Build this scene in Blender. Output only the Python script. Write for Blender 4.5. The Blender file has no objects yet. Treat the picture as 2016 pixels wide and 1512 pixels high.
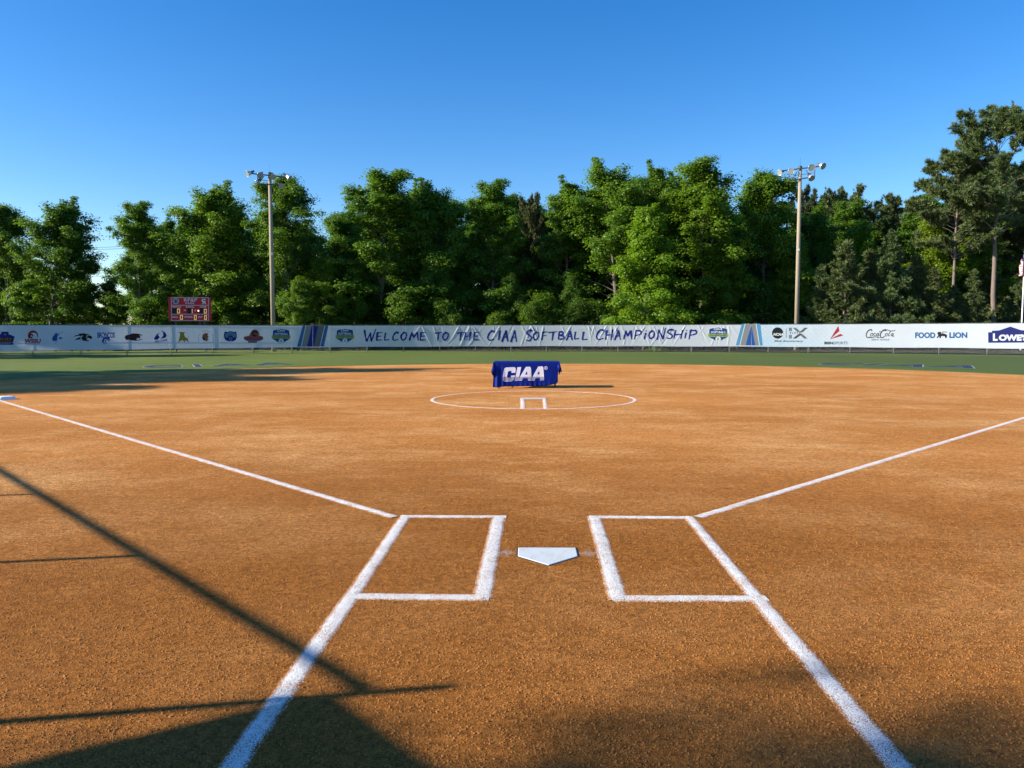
import bpy, bmesh, math, random
import numpy as np
from mathutils import Vector, Matrix
from mathutils.geometry import tessellate_polygon

SC = bpy.context.scene
COL = SC.collection
rad = math.radians

# ------------------------------------------------------------------ camera
F_PX, CX, CY, CH = 1514.8, -0.1489, -5.2108, 1.621        # focal length in photo pixels, camera position
YAW, PITCH, ROLL = -0.019566, 0.068567, 0.0018835
def cam_axes():
    cy, sy = math.cos(YAW), math.sin(YAW)
    f = np.array([sy*math.cos(PITCH), cy*math.cos(PITCH), -math.sin(PITCH)])
    r = np.array([cy, -sy, 0.]); d = np.cross(f, r)
    c, s = math.cos(ROLL), math.sin(ROLL)
    return c*r + s*d, -s*r + c*d, f
AR, AD, AF = cam_axes()
CP = np.array([CX, CY, CH])
cam = bpy.data.cameras.new('camera'); camo = bpy.data.objects.new('camera', cam); COL.objects.link(camo)
cam.sensor_width = 36.0; cam.lens = 36.0*F_PX/2016.0; cam.clip_start = 0.05; cam.clip_end = 3000
camo.matrix_world = Matrix(((AR[0], -AD[0], -AF[0], CX), (AR[1], -AD[1], -AF[1], CY), (AR[2], -AD[2], -AF[2], CH), (0, 0, 0, 1)))
SC.camera = camo

# ------------------------------------------------------------------ sky, sun, exposure
SUN_EL, SH_AZ = rad(24.3), rad(10.8)                       # shadows run towards +X, 10.8 deg towards +Y
sx, sy = math.cos(SH_AZ), math.sin(SH_AZ)
w = bpy.data.worlds.new('World'); SC.world = w; w.use_nodes = True
nt = w.node_tree; bg = nt.nodes['Background']
sky = nt.nodes.new('ShaderNodeTexSky'); sky.sky_type = 'NISHITA'; sky.sun_disc = False
sky.sun_elevation = SUN_EL; sky.sun_rotation = math.atan2(-sx, -sy)
sky.altitude = 60; sky.air_density = 1.0; sky.dust_density = 0.25; sky.ozone_density = 3.2
hs = nt.nodes.new('ShaderNodeHueSaturation'); hs.inputs['Saturation'].default_value = 1.36; hs.inputs['Hue'].default_value = 0.509; hs.inputs['Value'].default_value = 1.0
nt.links.new(sky.outputs[0], hs.inputs['Color']); nt.links.new(hs.outputs[0], bg.inputs[0]); bg.inputs[1].default_value = 0.108
sun = bpy.data.lights.new('sun', 'SUN'); sun.energy = 5.0; sun.angle = rad(0.53); sun.color = (1.0, 0.935, 0.79)
suno = bpy.data.objects.new('sun', sun); COL.objects.link(suno)
suno.rotation_euler = Vector((sx*math.cos(SUN_EL), sy*math.cos(SUN_EL), -math.sin(SUN_EL))).to_track_quat('-Z', 'Y').to_euler()
suno.location = (-60, -20, 60)
vs = SC.view_settings; vs.view_transform = 'Standard'; vs.look = 'None'; vs.exposure = 0.95; vs.gamma = 1.0; vs.use_curve_mapping = False

# ------------------------------------------------------------------ helpers
def ray(X, Y):
    X = np.asarray(X, float); Y = np.asarray(Y, float)
    return ((X-1008)/F_PX)[..., None]*AR + ((Y-756)/F_PX)[..., None]*AD + AF
def ground(X, Y, z=0.0):
    D = ray(X, Y); return CP + D*((z-CH)/D[..., 2])[..., None]
def column(px, dist, row=None):                                       # ground point under photo column px, dist metres ahead
    D = ray(px, 652.0 + 0.0019*(px-1008) if row is None else row); D = D/np.dot(D, [math.sin(YAW), math.cos(YAW), 0])
    p = CP + D*dist; return float(p[0]), float(p[1])
def height_of(py, px, dist):
    D = ray(px, py); return CH + float(D[2]/np.dot(D, [math.sin(YAW), math.cos(YAW), 0]))*dist
def tag(o, label=None, cat=None, group=None, kind=None):
    for k, v in (('label', label), ('category', cat), ('group', group), ('kind', kind)):
        if v: o[k] = v
    return o
def empty(name, loc=(0, 0, 0), rz=0):
    o = bpy.data.objects.new(name, None); o.location = loc; o.rotation_euler = (0, 0, rz); o.empty_display_size = .2; COL.objects.link(o); return o
def link(name, me, mats, parent=None, smooth=False):
    if not isinstance(mats, (list, tuple)): mats = [mats]
    if not me.materials:
        for m in mats: me.materials.append(m)
    if smooth: me.polygons.foreach_set('use_smooth', [True]*len(me.polygons))
    o = bpy.data.objects.new(name, me); COL.objects.link(o)
    if parent is not None: o.parent = parent
    return o
def mesh_np(name, V, Fc, uv=None, mat_idx=None):
    """V (n,3); Fc (m,k) faces of equal size"""
    V = np.asarray(V, np.float32); Fc = np.asarray(Fc, np.int32)
    me = bpy.data.meshes.new(name); m, k = Fc.shape
    me.vertices.add(len(V)); me.vertices.foreach_set('co', V.ravel())
    me.loops.add(m*k); me.loops.foreach_set('vertex_index', Fc.ravel())
    me.polygons.add(m); me.polygons.foreach_set('loop_start', np.arange(0, m*k, k, dtype=np.int32)); me.polygons.foreach_set('loop_total', np.full(m, k, np.int32))
    if mat_idx is not None: me.polygons.foreach_set('material_index', np.asarray(mat_idx, np.int32))
    if uv is not None:
        l = me.uv_layers.new(name='UVMap'); l.data.foreach_set('uv', np.asarray(uv, np.float32)[Fc.ravel()].ravel())
    me.update(calc_edges=True); return me
class MB:
    """collects verts and faces for one mesh"""
    def __init__(s): s.v = []; s.f = []; s.m = []
    def add(s, vs, fs, mi=0):
        b = len(s.v); s.v += [tuple(map(float, p)) for p in vs]; s.f += [tuple(b+i for i in f) for f in fs]; s.m += [mi]*len(fs)
    def box(s, c, d, rz=0, mi=0, M=None):
        c = Vector(c); h = Vector(d)/2; R = Matrix.Rotation(rz, 3, 'Z') if M is None else M
        vs = [c + R @ Vector((a*h.x, b*h.y, e*h.z)) for a in (-1, 1) for b in (-1, 1) for e in (-1, 1)]
        s.add(vs, [(0, 1, 3, 2), (4, 6, 7, 5), (0, 4, 5, 1), (2, 3, 7, 6), (0, 2, 6, 4), (1, 5, 7, 3)], mi)
    def tube(s, pts, rs, n=8, caps=True, mi=0):
        pts = [Vector(p) for p in pts]; rs = rs if isinstance(rs, (list, tuple)) else [rs]*len(pts)
        vs = []; u = None
        for i, p in enumerate(pts):
            t = (pts[min(i+1, len(pts)-1)] - pts[max(i-1, 0)]).normalized()
            if u is None:
                u = t.orthogonal().normalized()
                # a vertical tube starts its ring on +X so rings line up between tubes
                if abs(t.z) > .99: u = Vector((1, 0, 0))
            u = (u - t*u.dot(t)).normalized(); q = t.cross(u)
            vs += [p + (u*math.cos(2*math.pi*k/n) + q*math.sin(2*math.pi*k/n))*rs[i] for k in range(n)]
        fs = [(i*n+k, i*n+(k+1) % n, (i+1)*n+(k+1) % n, (i+1)*n+k) for i in range(len(pts)-1) for k in range(n)]
        if caps: fs += [tuple(range(n-1, -1, -1)), tuple(range((len(pts)-1)*n, len(pts)*n))]
        s.add(vs, fs, mi)
    def lathe(s, prof, n=16, M=None, mi=0):
        M = M or Matrix.Identity(4)
        vs = [M @ Vector((r*math.cos(2*math.pi*k/n), r*math.sin(2*math.pi*k/n), z)) for r, z in prof for k in range(n)]
        s.add(vs, [(i*n+k, i*n+(k+1) % n, (i+1)*n+(k+1) % n, (i+1)*n+k) for i in range(len(prof)-1) for k in range(n)], mi)
    def build(s, name, mats, parent=None, smooth=False):
        me = bpy.data.meshes.new(name); me.from_pydata(s.v, [], s.f)
        me.polygons.foreach_set('material_index', s.m); me.update()
        return link(name, me, mats, parent, smooth)

# ------------------------------------------------------------------ materials
def mat(name, base=(.5, .5, .5), rough=.7, metal=0.0, spec=.3):
    m = bpy.data.materials.new(name); m.use_nodes = True
    b = m.node_tree.nodes['Principled BSDF']; b.inputs['Base Color'].default_value = (*base, 1)
    b.inputs['Roughness'].default_value = rough; b.inputs['Metallic'].default_value = metal
    b.inputs['Specular IOR Level'].default_value = spec
    return m
class NT:
    def __init__(s, m): s.t = m.node_tree; s.b = s.t.nodes.get('Principled BSDF'); s.out = s.t.nodes['Material Output']
    def n(s, typ, **kw):
        nd = s.t.nodes.new('ShaderNode'+typ)
        for k, v in kw.items():
            if k.startswith('i_'):
                key = k[2:]; key = int(key) if key.isdigit() else key.replace('_', ' ')
                nd.inputs[key].default_value = v
            else: setattr(nd, k, v)
        return nd
    def l(s, a, b): s.t.links.new(a, b)
    def coord(s, scale=(1, 1, 1), kind='Object'):
        c = s.n('TexCoord'); mp = s.n('Mapping'); mp.inputs['Scale'].default_value = scale
        s.l(c.outputs[kind], mp.inputs['Vector']); return mp.outputs[0]
    def noise(s, vec, scale, detail=4, rough=.55):
        nd = s.n('TexNoise'); nd.inputs['Scale'].default_value = scale; nd.inputs['Detail'].default_value = detail; nd.inputs['Roughness'].default_value = rough
        s.l(vec, nd.inputs['Vector']); return nd.outputs['Fac']
    def ramp(s, fac, stops):
        nd = s.n('ValToRGB'); e = nd.color_ramp.elements
        while len(e) < len(stops): e.new(.5)
        for el, (p, c) in zip(e, stops): el.position = p; el.color = (*c, 1) if len(c) == 3 else c
        s.l(fac, nd.inputs[0]); return nd.outputs[0]
    def mix(s, fac, a, b, blend='MIX'):
        nd = s.n('Mix', data_type='RGBA', blend_type=blend)
        for v, i in ((fac, 0), (a, 6), (b, 7)):
            if isinstance(v, (int, float)): nd.inputs[i].default_value = v
            elif isinstance(v, tuple): nd.inputs[i].default_value = (*v, 1)
            else: s.l(v, nd.inputs[i])
        return nd.outputs[2]
    def math(s, op, a, b=None, c=None, clamp=False):
        nd = s.n('Math', operation=op, use_clamp=clamp)
        for i, v in enumerate((a, b, c)):
            if v is None: continue
            if isinstance(v, (int, float)): nd.inputs[i].default_value = v
            else: s.l(v, nd.inputs[i])
        return nd.outputs[0]
    def bump(s, h, dist, strength=1.0, normal=None):
        nd = s.n('Bump'); nd.inputs['Distance'].default_value = dist; nd.inputs['Strength'].default_value = strength
        s.l(h, nd.inputs['Height'])
        if normal is not None: s.l(normal, nd.inputs['Normal'])
        return nd.outputs[0]
def varied(name, a, b, scale=3, rough=.7, bump=0.0, bscale=40, metal=0.0, spec=.3):
    m = mat(name, a, rough, metal, spec); t = NT(m); v = t.coord()
    t.l(t.mix(t.noise(v, scale), a, b), t.b.inputs['Base Color'])
    if bump: t.l(t.bump(t.noise(v, bscale), bump), t.b.inputs['Normal'])
    return m

def dirt_nodes(t, v):
    """orange infield mix: grain, clods, rake streaks, dusty patches"""
    c = t.coord((.45, .62, 1)); big = t.noise(c, .9, 8, .72)
    patch = t.noise(t.coord((.10, .22, 1)), 1.0, 3, .5)
    wet = t.ramp(patch, [(.36, (.54, .207, .046)), (.62, (.68, .28, .074))])
    # the ground round the plate has been watered: browner there, dry and dusty towards the pitching circle
    ln = t.n('VectorMath', operation='LENGTH'); mp = t.n('Mapping'); mp.inputs['Location'].default_value = (.45, 1.2, 0); mp.inputs['Scale'].default_value = (.8, 1, 1)
    tc = t.n('TexCoord'); t.l(tc.outputs['Object'], mp.inputs['Vector']); t.l(mp.outputs[0], ln.inputs[0])
    dd = t.math('ADD', ln.outputs['Value'], t.math('MULTIPLY', t.noise(v, .55, 3, .55), 5.0))
    damp = t.ramp(t.math('DIVIDE', dd, 14.0), [(.30, (1, 1, 1)), (.72, (0, 0, 0))])
    wet = t.mix(t.math('MULTIPLY', damp, .88), wet, (.345, .124, .021))
    dusty = t.ramp(big, [(.46, (0, 0, 0)), (.66, (1, 1, 1))])
    nf = t.math('MULTIPLY', t.math('MULTIPLY', dusty, .8), t.math('SUBTRACT', 1.2, damp, clamp=True))
    col = t.mix(nf, wet, (.82, .43, .165))
    stk = t.noise(t.coord((2.4, 2.8, 1)), 1.6, 7, .78)           # rake streaks and scuffs
    col = t.mix(1.0, col, t.ramp(stk, [(.34, (.86, .85, .82)), (.5, (1, 1, 1)), (.66, (1.14, 1.15, 1.18))]), 'MULTIPLY')
    mid = t.noise(v, 21, 3, .75); col = t.mix(1.0, col, t.ramp(mid, [(.36, (.72, .70, .66)), (.5, (1, 1, 1)), (.66, (1.28, 1.26, 1.22))]), 'MULTIPLY')
    g1 = t.noise(v, 95, 3, .7); g2 = t.noise(v, 310, 2, .6)
    gr = t.math('ADD', t.math('MULTIPLY', g1, .55), t.math('MULTIPLY', g2, .45))
    grain = t.ramp(gr, [(.36, (.34, .31, .28)), (.5, (.98, .98, .98)), (.64, (1.65, 1.6, 1.5))])
    col = t.mix(1.0, col, grain, 'MULTIPLY')
    # chalk dust scuffed beside the plate
    sp3 = t.n('SeparateXYZ'); t.l(v, sp3.inputs[0]); ax = t.math('ABSOLUTE', t.math('SUBTRACT', t.math('ABSOLUTE', sp3.outputs[0]), .30)); ay = t.math('ABSOLUTE', t.math('SUBTRACT', sp3.outputs[1], .31))
    near = t.math('SUBTRACT', 1.0, t.math('ADD', t.math('DIVIDE', ax, .16), t.math('DIVIDE', ay, .20)), clamp=True)
    dust = t.ramp(t.math('MULTIPLY', near, t.noise(v, 40, 4, .8)), [(.2, (0, 0, 0)), (.45, (.45, .45, .45))])
    return t.mix(dust, col, (.62, .56, .54)), g1, g2
M = {}
M['dirt'] = mat('infield_dirt', rough=.95, spec=.1); t = NT(M['dirt']); v = t.coord()
c, g1, g2 = dirt_nodes(t, v); t.l(c, t.b.inputs['Base Color'])
rk = t.noise(t.coord((3, 6, 1)), 2.2, 3, .6)
bn = t.bump(rk, .012, .6); bn = t.bump(t.noise(v, 28, 3, .6), .006, .8, bn); bn = t.bump(g1, .016, 1.0, bn); bn = t.bump(g2, .006, 1.0, bn)
t.l(bn, t.b.inputs['Normal'])
M['clod'] = varied('dirt_clod', (.30, .112, .022), (.48, .19, .048), 9, .95)
M['chalk'] = mat('chalk', rough=.95, spec=.1); t = NT(M['chalk']); v = t.coord()
c, g1, g2 = dirt_nodes(t, v)
sp = t.math('ADD', t.math('MULTIPLY', t.noise(v, 190, 2, .6), .8), t.math('MULTIPLY', t.noise(v, 7, 3, .6), .2))
uvn = t.n('UVMap'); se = t.n('SeparateXYZ'); t.l(uvn.outputs[0], se.inputs[0])
sp = t.math('ADD', sp, t.math('MULTIPLY', t.math('SUBTRACT', t.math('MINIMUM', t.math('DIVIDE', se.outputs[0], .03), 1.0), 1.0), .17))
cov = t.ramp(sp, [(.42, (0, 0, 0)), (.47, (1, 1, 1))])
t.l(t.mix(cov, c, (.80, .79, .76)), t.b.inputs['Base Color'])
t.l(t.bump(g2, .004, .8, t.bump(g1, .007, .9)), t.b.inputs['Normal'])
M['grass'] = mat('outfield_grass', rough=.8, spec=.2); t = NT(M['grass']); v = t.coord()
stripe = t.n('TexWave', i_Scale=.11, i_Distortion=.6); t.l(t.coord((.3, 1, 1)), stripe.inputs['Vector'])
a = t.mix(t.noise(t.coord((.18, 1.4, 1)), .5, 6, .65), (.055, .095, .018), (.135, .16, .04))
a = t.mix(t.math('MULTIPLY', stripe.outputs['Fac'], .35), a, (.125, .155, .036))
a = t.mix(1.0, a, t.ramp(t.noise(v, 60, 3, .7), [(.3, (.7, .7, .7)), (.7, (1.25, 1.25, 1.2))]), 'MULTIPLY')
sp_ = t.n('SeparateXYZ'); t.l(v, sp_.inputs[0])                # turf sheen painted into the colour: lighter, yellower left field, darker right field
sheen = t.math('ADD', t.math('DIVIDE', sp_.outputs[0], 46.0), t.math('ADD', .26, t.math('MULTIPLY', t.noise(v, .12, 2), .45)))
a = t.mix(1.0, a, t.ramp(sheen, [(.0, (1.42, 1.36, 1.12)), (.5, (1.12, 1.12, .98)), (1.0, (.82, .86, .90))]), 'MULTIPLY')
t.l(a, t.b.inputs['Base Color']); t.l(t.bump(t.noise(v, 45, 2), .03, .8), t.b.inputs['Normal'])

M['litter'] = varied('leaf_litter', (.022, .016, .009), (.055, .04, .018), 2.5, .95, .05, 12)
M['steel'] = varied('galvanised_steel', (.42, .43, .43), (.55, .56, .56), 6, .45, metal=.6, spec=.5)
M['pole'] = varied('weathered_pole', (.27, .215, .15), (.38, .31, .23), 1.5, .85, .01, 30)
M['dark_steel'] = varied('dark_steel', (.06, .065, .075), (.1, .105, .11), 8, .5, metal=.5)
M['lamp_metal'] = varied('lamp_aluminium', (.62, .63, .62), (.72, .72, .7), 5, .35, metal=.55, spec=.5)
M['lamp_lens'] = mat('lamp_glass', (.32, .33, .31), .15, 0, .6)
M['plate'] = mat('home_plate_rubber', rough=.6); t = NT(M['plate']); v = t.coord()
sm = t.ramp(t.math('ADD', t.math('MULTIPLY', t.noise(v, 6, 4, .7), .6), t.math('MULTIPLY', t.noise(v, 60, 3, .7), .4)), [(.48, (.56, .60, .62)), (.62, (.50, .45, .38)), (.72, (.42, .26, .12))])
t.l(sm, t.b.inputs['Base Color'])
M['white'] = varied('white_rubber', (.50, .53, .55), (.60, .62, .63), 7, .6)
M['plate_edge'] = mat('black_edge', (.02, .02, .025), .6)
M['base_canvas'] = varied('base_canvas', (.74, .74, .74), (.82, .82, .82), 12, .7)
def print_mat(name, c, trans=.25):
    m = mat(name, c, .6, 0, .25); t = NT(m)
    tr = t.n('BsdfTranslucent'); tr.inputs['Color'].default_value = (*c, 1)
    mx = t.n('MixShader'); mx.inputs[0].default_value = trans
    t.l(t.b.outputs[0], mx.inputs[1]); t.l(tr.outputs[0], mx.inputs[2]); t.l(mx.outputs[0], t.out.inputs[0]); return m
INK = {k: print_mat('print_'+k, tuple(x*(.82 if k == 'white' else .66) for x in c)) for k, c in {
    'navy': (.024, .034, .33), 'blue': (.03, .13, .50), 'midblue': (.05, .22, .5), 'sky': (.12, .42, .72), 'white': (.8, .82, .85), 'green': (.42, .55, .07),
    'grey': (.34, .35, .36), 'darkgrey': (.21, .22, .23), 'black': (.018, .02, .025), 'red': (.55, .035, .05), 'maroon': (.10, .022, .028), 'gold': (.55, .38, .04),
    'orange': (.50, .13, .05), 'foodblue': (.035, .16, .42), 'charcoal': (.05, .05, .055), 'lowes': (.02, .03, .22), 'shieldblue': (.012, .085, .36), 'teal': (.16, .38, .5)}.items()}
def banner_mat(name, dots):
    m = mat(name, (.8, .82, .86), .42, 0, .4); t = NT(m)
    uvn = t.n('UVMap'); sep = t.n('SeparateXYZ'); t.l(uvn.outputs[0], sep.inputs[0])
    col = t.mix(t.noise(t.coord(kind='UV'), 2.0, 3), (.53, .56, .62), (.60, .62, .66))
    if dots:
        # halftone ovals, in metres along the cloth; they shrink away to the right and towards the middle
        X, Y = sep.outputs[0], sep.outputs[1]
        row = t.math('DIVIDE', Y, .172); par = t.math('MULTIPLY', t.math('FLOOR', row), .5)
        fx = t.math('SUBTRACT', t.math('FRACT', t.math('ADD', t.math('DIVIDE', X, .37), par)), .5)
        fy = t.math('SUBTRACT', t.math('FRACT', row), .5)
        d = t.math('ADD', t.math('POWER', t.math('MULTIPLY', t.math('ABSOLUTE', fx), 1.0), 2.0), t.math('POWER', t.math('MULTIPLY', t.math('ABSOLUTE', fy), .75), 2.0))
        fade = t.math('SUBTRACT', 1.0, t.math('DIVIDE', t.math('SUBTRACT', X, dots), 13.0), clamp=True)
        low = t.math('MULTIPLY', t.math('SUBTRACT', 1.0, t.math('DIVIDE', Y, .9), clamp=True), .35)
        rr = t.math('ADD', t.math('MULTIPLY', fade, .10), t.math('MULTIPLY', low, .22))
        inside = t.math('LESS_THAN', d, t.math('MULTIPLY', rr, rr))
        inside = t.math('LESS_THAN', d, t.math('ADD', t.math('MULTIPLY', fade, .085), t.math('MULTIPLY', low, .12)))
        col = t.mix(t.math('MULTIPLY', inside, t.math('ADD', t.math('MULTIPLY', fade, .8), .15)), col, (.34, .60, .78))
    t.l(col, t.b.inputs['Base Color'])
    tr = t.n('BsdfTranslucent'); t.l(col, tr.inputs['Color']); mx = t.n('MixShader'); mx.inputs[0].default_value = .24
    t.l(t.b.outputs[0], mx.inputs[1]); t.l(tr.outputs[0], mx.inputs[2]); t.l(mx.outputs[0], t.out.inputs[0]); return m
def leaf_mat(name, a, b, tr_col, trans=.42, rough=.5):
    m = mat(name, a, rough, 0, .35); t = NT(m)
    g = t.n('NewGeometry'); oi = t.n('ObjectInfo')
    c = t.mix(g.outputs['Random Per Island'], a, b); c = t.mix(1.0, c, oi.outputs['Color'], 'MULTIPLY')
    t.l(c, t.b.inputs['Base Color'])
    tr = t.n('BsdfTranslucent'); t.l(t.mix(1.0, t.mix(g.outputs['Random Per Island'], tr_col, tuple(.8*x for x in tr_col)), oi.outputs['Color'], 'MULTIPLY'), tr.inputs['Color'])
    mx = t.n('MixShader'); mx.inputs[0].default_value = trans
    t.l(t.b.outputs[0], mx.inputs[1]); t.l(tr.outputs[0], mx.inputs[2]); t.l(mx.outputs[0], t.out.inputs[0]); return m
M['leaf'] = leaf_mat('broad_leaf', (.086, .160, .018), (.145, .245, .026), (.20, .34, .02), .45)
M['needle'] = leaf_mat('pine_needle', (.075, .112, .036), (.135, .175, .068), (.09, .135, .03), .2)
M['bark'] = varied('grey_bark', (.09, .075, .06), (.17, .145, .12), 4, .95, .03, 18)
M['pine_bark'] = varied('pine_bark', (.13, .095, .075), (.26, .205, .17), 3, .95, .05, 9)

# ------------------------------------------------------------------ the setting: ground sheets
def sheet(name, pts, m, z=0.0):
    me = bpy.data.meshes.new(name); me.from_pydata([(x, y, z) for x, y in pts], [], [tuple(range(len(pts)))]); me.update()
    return tag(link(name, me, m), kind='structure')
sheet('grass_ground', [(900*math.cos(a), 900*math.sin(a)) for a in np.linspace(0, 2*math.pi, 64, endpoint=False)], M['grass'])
arc = [(0.4 + 20.0*math.cos(a), 13.1 + 20.0*math.sin(a)) for a in np.linspace(rad(2), rad(178), 90)]
sheet('infield_dirt', arc + [(-19.9, -1.0), (-14, -9.5), (-6, -13), (6, -13), (14, -9.5), (20.2, -1.0)], M['dirt'], .006)
mb = MB()                                                    # the lip where turf meets dirt
lip = []
for a in np.linspace(rad(2), rad(178), 160):
    j = random.Random(int(a*1e5)).uniform(-.02, .02)
    for r_, z_ in ((19.97+j, .007), (20.0+j, .022), (20.15, .024), (20.5, .003)):
        lip.append((0.4 + r_*math.cos(a), 13.1 + r_*math.sin(a), z_))
mb.add(lip, [(i*4+k, i*4+k+1, i*4+k+5, i*4+k+4) for i in range(159) for k in range(3)])
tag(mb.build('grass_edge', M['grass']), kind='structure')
fl = [(r_*math.sin(a), r_*math.cos(a)) for r_, rng in ((0, (-62, 62)), (1, (62, -62))) for a, r_ in
      [(rad(d), (np.interp(d, [-62, -30, -16, -6, 62], [75, 72, 66, 57.3, 57.0]) if r_ == 0 else 190)) for d in np.linspace(*rng, 40)]]
sheet('forest_floor', fl, M['litter'], .012)

rs = np.random.RandomState(3); n = 130000                      # loose crumbs of the infield mix, thickest near the camera
dep = 2.2 + 7.5*rs.uniform(0, 1, n)**1.25; lat = rs.uniform(-.74, .74, n)*dep
P0 = np.stack([CX + AF[0]*dep + AR[0]*lat, CY + AF[1]*dep + AR[1]*lat, np.full(n, .005)], 1)
keep = ~((np.abs(P0[:, 0]) < .24) & (P0[:, 1] > -.02) & (P0[:, 1] < .46)); P0 = P0[keep]; n = len(P0)
sz = .003 + .0055*rs.uniform(0, 1, n)**3; an = rs.uniform(0, 6.28, n); V = []
for k in range(4): V.append(P0 + np.stack([np.cos(an+k*1.57)*sz*rs.uniform(.6, 1.2, n), np.sin(an+k*1.57)*sz*rs.uniform(.6, 1.2, n), np.zeros(n)], 1))
V.append(P0 + np.stack([rs.normal(0, .2, n)*sz, rs.normal(0, .2, n)*sz, sz*rs.uniform(.7, 1.3, n)], 1)); V = np.stack(V, 1).reshape(-1, 3)
b5 = (np.arange(n)*5)[:, None, None]; Fc = (b5 + np.array([[0, 1, 4], [1, 2, 4], [2, 3, 4], [3, 0, 4]])[None]).reshape(-1, 3)
tag(link('dirt_crumbs', mesh_np('dirt_crumbs', V, Fc), M['clod']), 'loose orange crumbs scattered over the infield dirt', 'dirt crumbs', kind='stuff')

# ------------------------------------------------------------------ chalk lines, plate, bases
def strip(pts, wdt, seed=0, z=.012, closed=False):
    """chalk strip along a polyline, slightly ragged, with thickness"""
    rng = random.Random(seed); P = [Vector((x, y)) for x, y in pts]; out = []
    n = len(P)
    for i in range(n if closed else n-1):
        a, b = P[i], P[(i+1) % n]; L = (b-a).length; k = max(1, int(L/.035)) if L < 40 else 200
        out += [a.lerp(b, j/k) for j in range(k)]
    if not closed: out.append(P[-1])
    vs = []; uv = []; N = len(out); e = .015
    for i, p in enumerate(out):
        q = (out[(i+1) % N] if closed or i < N-1 else p); o = (out[i-1] if closed or i > 0 else p)
        tn = (q-o).normalized(); nn = Vector((-tn.y, tn.x)); c_ = rng.uniform(-.002, .002); h = wdt/2
        for k, (d, zz, u_) in enumerate(((h+e, .0065, 0), (h-e, z, 2*e), (0, z, h+e), (-h+e, z, 2*e), (-h-e, .0065, 0))):
            vs.append((p.x+nn.x*(d+c_), p.y+nn.y*(d+c_), zz)); uv.append((u_, 0))
    fs = [(i*5+k, i*5+k+1, ((i+1) % N)*5+k+1, ((i+1) % N)*5+k) for i in range(N if closed else N-1) for k in range(4)]
    return mesh_np('chalk', vs, fs, uv=uv)
def chalk(name, label, strips, cat='chalk line', group=None):
    if len(strips) == 1: o = link(name, strips[0], M['chalk']); return tag(o, label, cat, group)
    root = empty(name); tag(root, label, cat, group)
    for s_ in strips: link('chalk_stripe', s_, M['chalk'], root)
    return root
chalk('foul_line', 'white chalk foul line running left from the batter box to third base', [strip([(-1.30, 1.37), (-12.60, 12.67)], .085, 1)], group='foul lines')
chalk('foul_line', 'white chalk foul line running right from the batter box out of the picture', [strip([(1.33, 1.40), (30.0, 30.07)], .085, 2)], group='foul lines')
chalk('batters_box', 'white chalk batter box left of home plate', [strip([(-.395, 1.40), (-.425, -.68)], .10, 3, .0125), strip([(-.33, 1.395), (-1.25, 1.40)], .088, 4, .0115),
      strip([(-1.215, 1.43), (-1.22, -.63)],   .08, 5, .0125), strip([(-.38, -.645), (-1.2, -.63)], .098, 6, .0115)], 'batter box', 'batter boxes')
chalk('batters_box', 'white chalk batter box right of home plate', [strip([(.435, 1.42), (.40, -.68)], .10, 7, .0125), strip([(.39, 1.40), (1.28, 1.385)], .088, 8, .0115),
      strip([(1.255, 1.42), (1.24, -.62)], .08, 9, .0125), strip([(.36, -.645), (1.30, -.635)], .098, 10, .0115)], 'batter box', 'batter boxes')
chalk('catchers_box_line', 'white chalk line running from the left batter box down to the bottom edge', [strip([(-1.222, -.57), (-1.26, -3.4)], .086, 11, .0118)], group='catcher box lines')
chalk('catchers_box_line', 'white chalk line running from the right batter box down to the bottom edge', [strip([(1.242, -.56), (1.225, -3.4)], .088, 12, .0118)], group='catcher box lines')
chalk('pitching_circle', 'large white chalk circle in front of the blue table', [strip([(2.405*math.sin(a), 13.11 + 2.405*math.cos(a)) for a in np.linspace(0, 2*math.pi, 120, endpoint=False)], .075, 13, closed=True)], 'chalk circle')
chalk('pitching_lane', 'two white chalk lane lines inside the pitching circle', [strip([(-.262, 13.02), (-.235, 10.75)], .085, 14), strip([(.262, 13.02), (.235, 10.75)], .075, 15)], 'chalk lane')
mb = MB(); mb.box((0, 13.12, .012), (.61, .15, .03)); o = mb.build('pitching_plate', M['white']); tag(o, 'flat white pitching slab at the head of the chalk lane', 'pitching plate')
bv = o.modifiers.new('bevel', 'BEVEL'); bv.width = .006
# home plate: bevelled pentagon with black rim
pent = [(-.216, .432), (.216, .432), (.216, .216), (0, 0), (-.216, .216)]
hp = empty('home_plate', (0, 0, 0)); tag(hp, 'white five sided home plate between the batter boxes', 'home plate')
def prism(outline, z0, z1, inset, m_, name, parent):
    c = Vector((sum(p[0] for p in outline)/len(outline), sum(p[1] for p in outline)/len(outline))); n = len(outline)
    mb = MB(); lo = [(x, y, z0) for x, y in outline]; mid = [(x, y, z1-.004) for x, y in outline]
    hi = [(c.x+(x-c.x)*(1-inset), c.y+(y-c.y)*(1-inset), z1) for x, y in outline]
    fs = [(i, (i+1) % n, n+(i+1) % n, n+i) for i in range(n)] + [(n+i, n+(i+1) % n, 2*n+(i+1) % n, 2*n+i) for i in range(n)] + [tuple(range(2*n, 3*n))]
    mb.add(lo+mid+hi, fs); o = mb.build(name, m_, parent)
    return o
prism([(x*1.05, .2+(y-.2)*1.05) for x, y in pent[::-1]], .002, .009, .02, M['plate_edge'], 'rim', hp)
prism(pent[::-1], .004, .0125, .03, M['plate'], 'slab', hp)
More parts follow.
